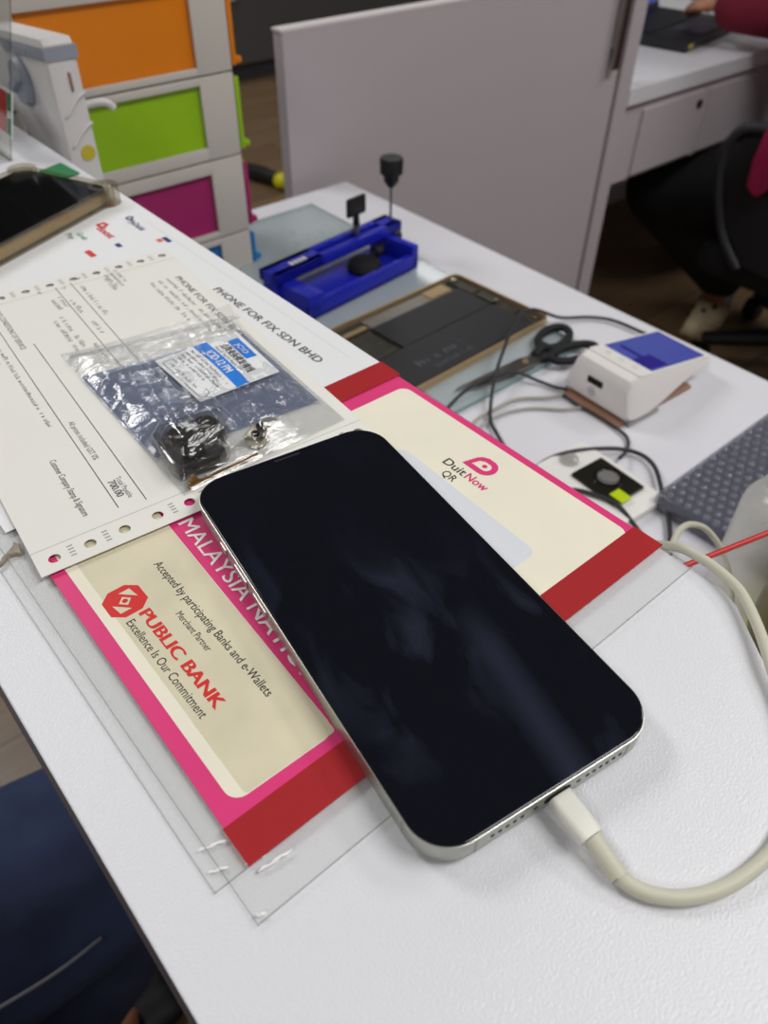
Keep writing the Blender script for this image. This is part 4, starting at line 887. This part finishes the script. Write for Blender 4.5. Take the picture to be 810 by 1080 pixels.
# ================================================================== behind the desk
t = thing('swing_gate', 'grey white waist high gate panel with steel handle behind the desk', 'gate', (0.93, 0.885, 0))
bm = B(); box(bm, 0.560, 1.283, 0.868, 0.888, 0.06, 0.912, 0.001); obj('gate_panel', bm, M['panel'], t)
bm = B(); box(bm, 0.5585, 1.283, 0.8675, 0.8885, 0.9118, 0.9150); obj('edge_band', bm, M['paneledge'], t)
hd = B(); box(hd, 1.245, 1.262, 0.852, 0.860, 0.770, 0.925, 0.003); h = obj('handle', hd, M['steel'], t, smooth=40)
bm = B()
for z in (0.79, 0.88): box(bm, 1.250, 1.257, 0.859, 0.869, z, z + 0.012)
obj('handle_mount', bm, M['steel'], h)
t = B(); box(t, 1.287, 1.325, 0.862, 0.930, 0.0, 1.05, 0.001); tag(obj('gate_post', t, M['panel']), 'white square post between the gate panel and the back desk', 'post')

d2 = thing('back_desk', 'white desk with keyed drawer behind the gate post', 'desk', (1.95, 1.2, 0))
bm = B(); box(bm, 1.327, 2.85, 0.862, 1.65, D - 0.030, D, 0.001); obj('desktop', bm, M['desk'], d2)
bm = B(); box(bm, 1.335, 2.84, 0.872, 0.890, 0.545, D - 0.031); obj('apron', bm, M['panel'], d2)
bm = B(); box(bm, 1.395, 1.610, 0.866, 0.873, 0.552, 0.677, 0.001); dr = obj('drawer', bm, M['panel'], d2)
bm = B(); lathe(bm, [(0.008, 0), (0.008, 0.004), (0.0001, 0.005)], mtx=TR(1.592, 0.866, 0.655) @ Matrix.Rotation(PI / 2, 4, 'X'), n=16); obj('lock', bm, M['black'], dr, smooth=40)
bm = B(); box(bm, 1.630, 1.90, 0.866, 0.873, 0.552, 0.677, 0.001); obj('drawer', bm, M['panel'], d2)
bm = B(); box(bm, 1.335, 1.355, 0.90, 1.60, 0, 0.545); obj('side_panel', bm, M['panel'], d2)
bm = B(); box(bm, 2.82, 2.84, 0.90, 1.60, 0, D - 0.031); obj('side_panel', bm, M['panel'], d2)
bm = B(); box(bm, 1.335, 2.84, 1.60, 1.62, 0.0, D - 0.031); obj('back_panel', bm, M['panel'], d2)

lp = thing('laptop', 'dark laptop open on the back desk beside the typing hand', 'laptop', (1.634, 0.951, D + 0.001), math.radians(9))
bm = B(); box(bm, 0, 0.30, 0, 0.215, 0.002, 0.020, 0.003); bs = obj('base', bm, M['laptop'], lp, local=True, smooth=40)
bm = B(); box(bm, 0.020, 0.28, 0.095, 0.198, 0.0195, 0.0208, 0.0004); kb_ = obj('keyboard', bm, M['black'], bs, local=True)
bm = B()
for r in range(5):
    for c in range(13): box(bm, 0.024 + 0.0196 * c, 0.0405 + 0.0196 * c, 0.099 + 0.0198 * r, 0.115 + 0.0198 * r, 0.0207, 0.0222, 0.0006, seg=1)
obj('keycaps', bm, M['laptop'], kb_, local=True)
bm = B(); box(bm, 0.10, 0.215, 0.012, 0.085, 0.0197, 0.0204); obj('touchpad', bm, M['laptopblue'], bs, local=True)
bm = B(); box(bm, 0.012, 0.036, -0.0004, 0.001, 0.006, 0.014); obj('sticker', bm, M['yellow'], bs, local=True)
bm = B(); box(bm, -0.15, 0.15, -0.004, 0.004, 0, 0.21, 0.002); bmesh.ops.transform(bm, matrix=TR(0.15, 0.214, 0.018) @ Matrix.Rotation(math.radians(-18), 4, 'X'), verts=bm.verts[:]); ld = obj('lid', bm, M['laptop'], lp, local=True)
bm = B(); box(bm, -0.14, 0.14, -0.0046, -0.0038, 0.012, 0.198); bmesh.ops.transform(bm, matrix=TR(0.15, 0.214, 0.018) @ Matrix.Rotation(math.radians(-18), 4, 'X'), verts=bm.verts[:]); obj('screen', bm, M['screenblue'], ld, local=True)
tag(obj('key', (lambda b: (box(b, 1.395, 1.420, 0.925, 0.935, D + 0.0005, D + 0.006, 0.001), lathe(b, [(0.010, 0), (0.010, 0.005), (0.0001, 0.005)], c=(1.390, 0.930, D + 0.0005), n=14), b)[2])(B()), M['black'], smooth=40), 'small black key fob near the left end of the back desk', 'key')

# ------------------------------------------------------------------ figures
def capsule(bm, a, b, ra, rb, n=14):
    a, b = Vector(a), Vector(b); d = b - a
    if d.length < 1e-6: d = Vector((0, 0, 1e-4))
    dn = d.normalized(); pts, rs = [], []
    for k in range(5):
        q = -PI / 2 + (PI / 2) * k / 4; pts.append(a + dn * ra * math.sin(q)); rs.append(max(ra * math.cos(q), ra * 0.03))
    for k in range(5):
        q = (PI / 2) * k / 4; pts.append(b + dn * rb * math.sin(q)); rs.append(max(rb * math.cos(q), rb * 0.03))
    tube(bm, pts, rs, n)
def chains(bm, cs):
    for c in cs:
        for (p, r), (q, s) in zip(c, c[1:]): capsule(bm, p, q, r, s)
def flesh(name, cs, vox, m, parent, extra=None, smooth_it=6, label=None):
    """capsule chains fused into one continuous skin"""
    bm = B(); chains(bm, cs)
    if extra: extra(bm)
    me = bpy.data.meshes.new('t'); bm.to_mesh(me); bm.free()
    o = bpy.data.objects.new('t', me); COL.objects.link(o)
    r = o.modifiers.new('r', 'REMESH'); r.mode = 'VOXEL'; r.voxel_size = vox
    s = o.modifiers.new('s', 'SMOOTH'); s.iterations = smooth_it; s.factor = 0.5
    bpy.context.view_layer.update()
    m2 = bpy.data.meshes.new_from_object(o.evaluated_get(bpy.context.evaluated_depsgraph_get()))
    bpy.data.objects.remove(o)
    b = bmesh.new(); b.from_mesh(m2); bpy.data.meshes.remove(m2)
    return obj(name, b, m, parent, smooth=180, label=label)
def hand(wr, fwd, up, side, sc=1.0, curl=0.5):
    """palm, four unequal bent fingers and a thumb"""
    wr, f, u = Vector(wr), Vector(fwd).normalized(), Vector(up).normalized()
    s = f.cross(u).normalized() * side; out = []
    k = wr + f * 0.085 * sc
    for i, o_ in enumerate((-0.030, -0.010, 0.010, 0.029)):
        out.append([(wr + f * 0.012 * sc + s * o_ * 0.5 * sc, 0.016 * sc), (k + s * o_ * sc - f * abs(o_ - 0.0) * 0.25, 0.0125 * sc)])
    for o_, ln in ((-0.030, 0.070), (-0.010, 0.083), (0.010, 0.078), (0.029, 0.060)):
        b = k + s * o_ * sc * 1.1; L_ = ln * sc
        m1 = b + f * L_ * 0.42 - u * L_ * 0.10 * curl; m2 = m1 + f * L_ * 0.30 - u * L_ * 0.26 * curl; m3 = m2 + f * L_ * 0.18 - u * L_ * 0.30 * curl
        out.append([(b, 0.0098 * sc), (m1, 0.0090 * sc), (m2, 0.0082 * sc), (m3, 0.0068 * sc)])
    th = wr + f * 0.030 * sc - s * 0.024 * sc
    out.append([(th, 0.014 * sc), (th + f * 0.028 * sc - s * 0.024 * sc - u * 0.006, 0.0115 * sc), (th + f * 0.060 * sc - s * 0.034 * sc - u * 0.012, 0.0085 * sc)])
    return out
def face(hp, fwd, r=0.075):
    """nose, brows, chin, ears as extra lumps; fused with the head"""
    hp, f = Vector(hp), Vector(fwd).normalized(); s = f.cross(Vector((0, 0, 1))).normalized(); z = Vector((0, 0, 1))
    return [[(hp + z * 0.035, r), (hp - z * 0.02 + f * 0.012, r * 0.92)], [(hp - z * 0.055 + f * 0.035, 0.045), (hp - z * 0.085 + f * 0.045, 0.026)],
            [(hp + f * 0.085 + z * 0.01, 0.008), (hp + f * 0.098 - z * 0.025, 0.012)], [(hp + s * 0.072 - z * 0.005 - f * 0.01, 0.010), (hp + s * 0.078 + z * 0.025 - f * 0.015, 0.014)],
            [(hp - s * 0.072 - z * 0.005 - f * 0.01, 0.010), (hp - s * 0.078 + z * 0.025 - f * 0.015, 0.014)]]
def features(person, hp, fwd):
    hp, f = Vector(hp), Vector(fwd).normalized(); s = f.cross(Vector((0, 0, 1))).normalized(); z = Vector((0, 0, 1))
    for sd in (-1, 1):
        bm = B(); c = hp + f * 0.074 + s * 0.031 * sd + z * 0.012; lathe(bm, [(0.0006, -0.0105), (0.008, -0.007), (0.0105, 0), (0.008, 0.007), (0.0006, 0.0105)], c=c, n=12); obj('eye', bm, M['inkwhite'], person, smooth=60)
    bm = B(); tube(bm, [hp + f * 0.076 - z * 0.054 - s * 0.022, hp + f * 0.088 - z * 0.052, hp + f * 0.076 - z * 0.054 + s * 0.022], [0.003, 0.006, 0.003], 8); obj('lips', bm, M['brown'], person, smooth=60)

# person typing at the back desk
pr = thing('person', 'seated person in maroon top, black trousers and cream clogs typing at the back desk', 'person', (1.86, 0.60, 0))
V = Vector
hL, hR = V((1.76, 0.61, 0.52)), V((1.96, 0.61, 0.52))
kL, aL = V((1.730, 0.985, 0.415)), V((2.015, 0.885, 0.085))
kR, aR = V((1.900, 1.060, 0.390)), V((2.330, 1.100, 0.085))
sL, eL, wL = V((1.720, 0.640, 1.060)), V((1.790, 0.715, 0.815)), V((1.738, 0.935, 0.802))
sR, eR, wR = V((2.030, 0.640, 1.060)), V((2.090, 0.820, 0.815)), V((1.985, 1.010, 0.797))
nk, hd_ = V((1.865, 0.650, 1.160)), V((1.865, 0.715, 1.330))
torso = [[(hL, 0.10), (hR, 0.10)], [(V((1.86, .60, .52)), 0.125), (V((1.86, .59, .72)), 0.12), (V((1.863, .61, .92)), 0.135), (V((1.865, .635, 1.05)), 0.11)], [(sL, 0.062), (V((1.865, .63, 1.08)), 0.09), (sR, 0.062)]]
bodyc = torso + [[(V((1.865, .635, 1.08)), 0.062), (nk, 0.054), (hd_, 0.055)], [(hL, 0.085), (kL, 0.058), (aL, 0.038)], [(hR, 0.085), (kR, 0.058), (aR, 0.038)],
                 [(aL, 0.036), (aL + V((-0.07, -0.018, -0.045)), 0.032), (aL + V((-0.11, -0.025, -0.052)), 0.024)], [(aR, 0.036), (aR + V((0.07, 0.01, -0.045)), 0.032), (aR + V((0.11, 0.01, -0.052)), 0.024)],
                 [(sL, 0.050), (eL, 0.040), (wL, 0.028)], [(sR, 0.050), (eR, 0.040), (wR, 0.028)]]
bodyc += hand(wL, V((0.28, 0.55, -0.05)), (0, 0, 1), 1, 0.84, 0.7) + hand(wR, V((-0.30, 0.55, -0.06)), (0, 0, 1), -1, 0.92, 0.3) + face(hd_, (0, 1, -0.15))
flesh('body', bodyc, 0.006, M['skin'], pr)
features(pr, hd_, (0, 1, -0.15))
flesh('top', [[(hL + V((0, 0, .05)), 0.115), (hR + V((0, 0, .05)), 0.115)], [(V((1.86, .60, .56)), 0.140), (V((1.86, .59, .72)), 0.138), (V((1.863, .61, .92)), 0.150), (V((1.865, .635, 1.05)), 0.125)], [(sL, 0.078), (V((1.865, .63, 1.07)), 0.10), (sR, 0.078)],
                     [(sL, 0.074), (eL, 0.064), (eL.lerp(wL, 0.93), 0.048)], [(sR, 0.074), (eR, 0.064), (eR.lerp(wR, 0.80), 0.043)]], 0.010, M['maroon'], pr, label='maroon long sleeved top')
flesh('trousers', [[(hL, 0.118), (hR, 0.118)], [(V((1.86, .60, .54)), 0.142), (V((1.86, .60, .60)), 0.142)], [(hL, 0.105), (kL, 0.086), (aL + V((-0.01, 0.005, 0.05)), 0.066)], [(hR, 0.100), (kR, 0.080), (aR + V((0, 0, 0.01)), 0.070)]], 0.010, M['trouser'], pr, label='black trousers')
for (a, f) in ((aL, V((-1, -0.22, 0))), (aR, V((1, 0.1, 0)))):
    f = f.normalized(); s = V((-f.y, f.x, 0)); g = V((a.x, a.y, 0))
    ck = flesh('clog', [[(g - f * 0.050 + V((0, 0, .036)), 0.034), (g + f * 0.05 + V((0, 0, .040)), 0.042), (g + f * 0.150 + V((0, 0, .034)), 0.032)], [(g + f * 0.08 + s * 0.018 + V((0, 0, .036)), 0.036), (g + f * 0.140 + s * 0.012 + V((0, 0, .030)), 0.030)],
                        [(g - f * 0.06 + V((0, 0, .012)), 0.012), (g + f * 0.16 + V((0, 0, .012)), 0.012)], [(g - f * 0.05 + s * 0.03 + V((0, 0, .012)), 0.012), (g + f * 0.15 + s * 0.025 + V((0, 0, .012)), 0.012)], [(g - f * 0.05 - s * 0.03 + V((0, 0, .012)), 0.012), (g + f * 0.15 - s * 0.025 + V((0, 0, .012)), 0.012)]], 0.006, M['clog'], pr, label='cream clog')
    for (du, dv, dz) in ((0.060, -0.040, 0.045), (0.100, -0.038, 0.040), (0.115, 0.0, 0.072), (0.09, 0.02, 0.080)):
        bm = B(); c = g + f * du + s * dv + V((0, 0, dz)); lathe(bm, [(0.0006, -0.007), (0.006, -0.004), (0.008, 0), (0.006, 0.004), (0.0006, 0.007)], c=c, n=10); obj('vent_hole', bm, M['hole'], ck)
    bm = B(); tube(bm, [a + V((0, 0, 0.040)), a + V((0, 0, -0.010)), a + f * 0.02 + V((0, 0, -0.03))], [0.042, 0.043, 0.045], 16); obj('sock', bm, M['sock'], pr, smooth=50)
flesh('hair', [[(hd_ + V((0, -0.030, 0.055)), 0.082), (hd_ + V((0, -0.045, 0.0)), 0.075)], [(hd_ + V((0, 0.015, 0.085)), 0.060), (hd_ + V((0, -0.03, 0.07)), 0.075)]], 0.010, M['hair'], pr)

# office chair
ch = thing('office_chair', 'black mesh office chair under the seated person in maroon', 'chair', (1.86, 0.57, 0))
bm = B(); prism(bm, rrect(1.62, 2.16, 0.34, 0.82, 0.08), 0.305, 0.362, 0.02); obj('seat', bm, M['mesh'], ch, smooth=40)
bm = B(); prism(bm, rrect(1.62, 2.10, 0.42, 1.02, 0.10), -0.012, 0.012, 0.006, mtx=Matrix(((1, 0, 0, 0), (0, 0, 1, 0.315), (0, 1, 0, 0), (0, 0, 0, 1)))); obj('backrest', bm, M['mesh'], ch, smooth=40)
for sx in (1.565, 2.155):
    bm = B(); lp_ = [(sx, 0.36, 0.36), (sx, 0.35, 0.52), (sx, 0.37, 0.645), (sx, 0.50, 0.660), (sx, 0.66, 0.655), (sx, 0.745, 0.635), (sx, 0.765, 0.56), (sx, 0.72, 0.44), (sx, 0.66, 0.375)]
    tube(bm, spline(lp_, 6), 0.011, 10); ar = obj('armrest', bm, M['chairgrey'], ch, smooth=60)
    bm = B(); prism(bm, [(0.375, 0.37), (0.365, 0.52), (0.385, 0.63), (0.50, 0.645), (0.66, 0.64), (0.735, 0.625), (0.750, 0.56), (0.71, 0.45), (0.65, 0.385)], sx - 0.004, sx + 0.004, mtx=Matrix(((0, 0, 1, 0), (1, 0, 0, 0), (0, 1, 0, 0), (0, 0, 0, 1)))); obj('arm_panel', bm, M['mesh'], ar)
bm = B(); tube(bm, [(1.96, 0.56, 0.09), (1.96, 0.56, 0.34)], [0.035, 0.025], 16); obj('gas_lift', bm, M['black'], ch, smooth=50)
for k in range(5):
    a = math.radians(60 + 72 * k); e = V((1.96 + 0.29 * math.cos(a), 0.56 + 0.29 * math.sin(a), 0.075))
    bm = B(); tube(bm, [(1.96, 0.56, 0.105), e], [0.030, 0.018], 10); lg = obj('base_leg', bm, M['black'], ch, smooth=50)
    bm = B(); lathe(bm, [(0.010, -0.022), (0.028, -0.020), (0.030, -0.004), (0.030, 0.004), (0.028, 0.020), (0.010, 0.022)], mtx=TR(e.x, e.y, 0.030) @ Matrix.Rotation(PI / 2, 4, 'X'), n=18); obj('caster', bm, M['black'], lg, smooth=40)
bm = B(); s_ = []
prof = [(0.0, 0.555), (0.0, 0.600), (0.004, 0.650), (0.010, 0.674), (0.024, 0.676), (0.032, 0.655), (0.035, 0.61), (0.034, 0.57)]
ga = []
for j in range(7):
    y = 0.600 + 0.014 * j; ga.append([bm.verts.new((1.5380 + p[0] * 1.5 + 0.004 * math.sin(j * 1.7 + i), y + 0.004 * math.sin(i * 1.3), p[1] + 0.003 * math.cos(j + i) + (0.02 * math.sin(j) if i in (0, 7) else 0))) for i, p in enumerate(prof)])
for a, b in zip(ga, ga[1:]):
    for k in range(len(prof) - 1): bm.faces.new((a[k], a[k + 1], b[k + 1], b[k]))
bmesh.ops.solidify(bm, geom=bm.faces[:], thickness=0.003)
tag(obj('cloth', bm, M['pinkcloth'], smooth=60), 'pink cloth hanging over the armrest of the office chair', 'cloth')

# far dark cabinet, paper on it, tool on the floor
fc = thing('display_cabinet', 'dark grey display cabinet far behind the gate', 'cabinet', (2.6, 4.4, 0))
bm = B(); box(bm, 1.7, 3.7, 3.75, 4.4, 0.08, 1.05, 0.01); obj('body', bm, M['greycab'], fc)
bm = B(); box(bm, 1.75, 3.65, 3.80, 4.35, 0.0, 0.08); obj('plinth', bm, M['walldark'], fc)
bm = B(); box(bm, 1.95, 2.25, 3.735, 3.752, 0.36, 0.385, 0.003); obj('pull_rail', bm, M['towerwhite'], fc)
ft = thing('hand_tool', 'small black and yellow tool lying on the floor beyond the drawer tower', 'tool', (1.58, 2.55, 0))
bm = B(); tube(bm, [(1.55, 2.68, 0.03), (1.58, 2.58, 0.032), (1.60, 2.49, 0.03)], [0.025, 0.03, 0.022], 12); obj('shaft', bm, M['black'], ft, smooth=50)
for p in ((1.55, 2.70, 0.032), (1.60, 2.47, 0.032)):
    bm = B(); lathe(bm, [(0.004, -0.030), (0.026, -0.021), (0.035, 0), (0.026, 0.021), (0.004, 0.030)], c=p, n=16); obj('grip', bm, M['canyellow'], ft, smooth=50)

# ------------------------------------------------------------------ seated customer in jeans, at the counter's left
cu = thing('person', 'seated customer in dark blue jeans below the left edge of the counter', 'person', (-0.55, 0.28, 0))
hL, hR = V((-0.58, 0.38, 0.47)), V((-0.58, 0.18, 0.47))
kL, aL = V((-0.005, 0.358, 0.395)), V((-0.225, 0.350, 0.085))
kR, aR = V((-0.215, 0.105, 0.42)), V((-0.255, 0.105, 0.085))
sL, eL, wL = V((-0.60, 0.46, 1.00)), V((-0.52, 0.55, 0.74)), V((-0.36, 0.44, 0.60))
sR, eR, wR = V((-0.60, 0.10, 1.00)), V((-0.52, 0.02, 0.74)), V((-0.38, 0.14, 0.60))
nk, hd_ = V((-0.60, 0.28, 1.10)), V((-0.56, 0.28, 1.27))
bodyc = [[(hL, 0.10), (hR, 0.10)], [(V((-.58, .28, .48)), 0.125), (V((-.60, .28, .66)), 0.12), (V((-.61, .28, .86)), 0.135), (V((-.60, .28, 1.0)), 0.11)], [(sL, 0.06), (V((-.60, .28, 1.02)), 0.085), (sR, 0.06)], [(V((-.60, .28, 1.03)), 0.06), (nk, 0.054), (hd_, 0.055)],
         [(hL, 0.085), (kL, 0.058), (aL, 0.038)], [(hR, 0.085), (kR, 0.058), (aR, 0.038)], [(aL, 0.036), (aL + V((0.06, 0, -0.045)), 0.034), (aL + V((0.10, 0, -0.052)), 0.024)], [(aR, 0.036), (aR + V((0.06, 0, -0.045)), 0.034), (aR + V((0.12, 0, -0.052)), 0.026)],
         [(sL, 0.05), (eL, 0.04), (wL, 0.028)], [(sR, 0.05), (eR, 0.04), (wR, 0.028)]] + hand(wL, V((1, -0.15, -0.15)), (0.1, 0, 1), -1, 0.95) + hand(wR, V((1, 0.15, -0.15)), (0.1, 0, 1), 1, 0.95) + face(hd_, (1, 0, -0.2))
flesh('body', bodyc, 0.006, M['skin'], cu)
features(cu, hd_, (1, 0, -0.2))
tr = flesh('jeans', [[(hL, 0.118), (hR, 0.118)], [(V((-.58, .28, .52)), 0.140), (V((-.59, .28, .57)), 0.138)], [(hL, 0.110), (V((-0.25, 0.365, 0.425)), 0.106), (kL, 0.092), (aL + V((0.01, 0, 0.06)), 0.070)], [(hR, 0.110), (kR, 0.085), (aR + V((0, 0, 0.06)), 0.066)]], 0.009, M['denim'], cu, label='dark blue denim jeans')
bm = B(); tube(bm, spline([(-0.34, 0.275, 0.480), (-0.22, 0.268, 0.470), (-0.13, 0.264, 0.452), (-0.085, 0.270, 0.440)], 6), 0.0016, 8); obj('seam', bm, M['stitch'], tr, smooth=60)
flesh('shirt', [[(V((-.58, .36, .56)), 0.118), (V((-.58, .20, .56)), 0.118)], [(V((-.59, .28, .56)), 0.150), (V((-.60, .28, .66)), 0.138), (V((-.61, .28, .86)), 0.150), (V((-.60, .28, 1.0)), 0.122)], [(sL, 0.076), (V((-.60, .28, 1.01)), 0.095), (sR, 0.076)], [(sL, 0.072), (sL.lerp(eL, .75), 0.06)], [(sR, 0.072), (sR.lerp(eR, .75), 0.06)]], 0.010, M['shirt'], cu)
for a in (aL, aR):
    g = V((a.x, a.y, 0)); f = V((1, 0, 0)); s = V((0, 1, 0))
    sh = flesh('sandal', [[(g - f * 0.06 + s * d + V((0, 0, .012)), 0.012), (g + f * 0.16 + s * d * 0.8 + V((0, 0, .012)), 0.012)] for d in (-0.03, 0, 0.03)] + [[(g + f * 0.05 - s * 0.042 + V((0, 0, .015)), 0.014), (g + f * 0.05 - s * 0.03 + V((0, 0, .070)), 0.012), (g + f * 0.05 + s * 0.03 + V((0, 0, .070)), 0.012), (g + f * 0.05 + s * 0.042 + V((0, 0, .015)), 0.014)]], 0.006, M['softblack'], cu, label='black sandal')
flesh('hair', [[(hd_ + V((-0.030, 0, 0.055)), 0.082), (hd_ + V((-0.045, 0, 0.0)), 0.075)], [(hd_ + V((0.015, 0, 0.085)), 0.060), (hd_ + V((-0.03, 0, 0.07)), 0.075)]], 0.010, M['hair'], cu)
sl_ = thing('stool', 'stool under the seated customer in jeans', 'stool', (-0.60, 0.28, 0))
bm = B(); lathe(bm, [(0.16, 0.29), (0.17, 0.305), (0.17, 0.325), (0.16, 0.335), (0.0001, 0.337)], c=(-0.60, 0.28, 0), n=28); obj('seat', bm, M['black'], sl_, smooth=40)
for k in range(4):
    a = math.radians(45 + 90 * k); bm = B(); tube(bm, [(-0.60 + 0.12 * math.cos(a), 0.28 + 0.12 * math.sin(a), 0.295), (-0.60 + 0.20 * math.cos(a), 0.28 + 0.20 * math.sin(a), 0.0)], 0.013, 10); obj('leg', bm, M['steel'], sl_, smooth=50)
bm = B(); ga = []
for i in range(13):
    x = -0.42 + 0.27 * i / 12; s_q = (x + 0.58) / 0.365; yc = 0.18 - 0.075 * s_q; zc2 = 0.47 - 0.05 * s_q; rq = 0.122 - 0.022 * s_q; ring = []
    for j in range(11):
        a = math.radians(20 + 140 * j / 10); r = rq + 0.003 * math.sin(i * 1.9 + j); ring.append(bm.verts.new((x + 0.006 * math.sin(j * 2.1), yc + r * math.cos(a), zc2 + r * math.sin(a))))
    ga.append(ring)
for a, b in zip(ga, ga[1:]):
    for k in range(10): bm.faces.new((a[k], a[k + 1], b[k + 1], b[k]))
bmesh.ops.solidify(bm, geom=bm.faces[:], thickness=0.003)
tag(obj('cloth', bm, M['shirt'], smooth=60), 'pale patterned cloth lying over the near thigh of the customer in jeans', 'cloth')

# ================================================================== light and camera
LS = [(-0.45, 2.3, 0.6, 1.2, 26), (0.95, -0.75, 1.2, 0.6, 21), (2.5, -0.5, 0.6, 1.2, 17), (-1.5, -0.6, 0.6, 1.2, 10), (3.6, 3.8, 0.6, 1.2, 9), (1.25, 3.25, 0.3, 1.2, 8)]  # last panel is an extra light, added for glints on the zip bag
for i, (x, y, w, h_, p) in enumerate(LS):
    t = thing('ceiling_light', 'white ceiling light panel overhead', 'lamp', (x, y, 2.74), group='ceiling light panels')
    bm = B(); flat(bm, [[(x - w / 2 - 0.02, y - h_ / 2 - 0.02), (x + w / 2 + 0.02, y - h_ / 2 - 0.02), (x + w / 2 + 0.02, y + h_ / 2 + 0.02), (x - w / 2 - 0.02, y + h_ / 2 + 0.02)], [(x - w / 2, y - h_ / 2), (x + w / 2, y - h_ / 2), (x + w / 2, y + h_ / 2), (x - w / 2, y + h_ / 2)]], 2.735, 0.015); obj('frame', bm, M['whiteplastic'], t)
    la = bpy.data.lights.new('ceiling_light_glow', 'AREA'); la.shape = 'RECTANGLE'; la.size = w; la.size_y = h_; la.energy = p; la.color = (1.0, 0.985, 0.97)
    lo_ = bpy.data.objects.new('panel_light', la); COL.objects.link(lo_); lo_.parent = t; lo_.location = (0, 0, -0.005)
w = bpy.data.worlds.new('World'); S.world = w; w.use_nodes = True
w.node_tree.nodes['Background'].inputs[0].default_value = (0.9, 0.93, 1, 1); w.node_tree.nodes['Background'].inputs[1].default_value = 0.1

cam = bpy.data.cameras.new('Camera'); co = bpy.data.objects.new('Camera', cam); COL.objects.link(co)
R = ((0.7607762694609961, -0.6489036564823297, 0.01197966731059602), (-0.4380567359557536, -0.5270233823339208, -0.7282531500495587), (0.4788796966971989, 0.5487899407580067, -0.6852035004391193))
r3 = Matrix((R[0], [-v for v in R[1]], [-v for v in R[2]])).transposed()
co.matrix_world = Matrix.Translation((-0.061521917599122684, -0.05033858714602727, 1.1414035566429368)) @ r3.to_4x4()
cam.sensor_fit = 'VERTICAL'; cam.sensor_height = 36.0; cam.sensor_width = 27.0
cam.lens = 822.26 / 1080 * 36.0
cam.clip_start = 0.01; cam.clip_end = 50
cam.dof.use_dof = True; cam.dof.focus_distance = 0.27; cam.dof.aperture_fstop = 14.0
S.camera = co
S.view_settings.view_transform = 'Standard'; S.view_settings.look = 'None'
S.view_settings.exposure = 0.47; S.view_settings.gamma = 1.0
S.view_settings.use_curve_mapping = False
S.cycles.max_bounces = 12; S.cycles.transparent_max_bounces = 24
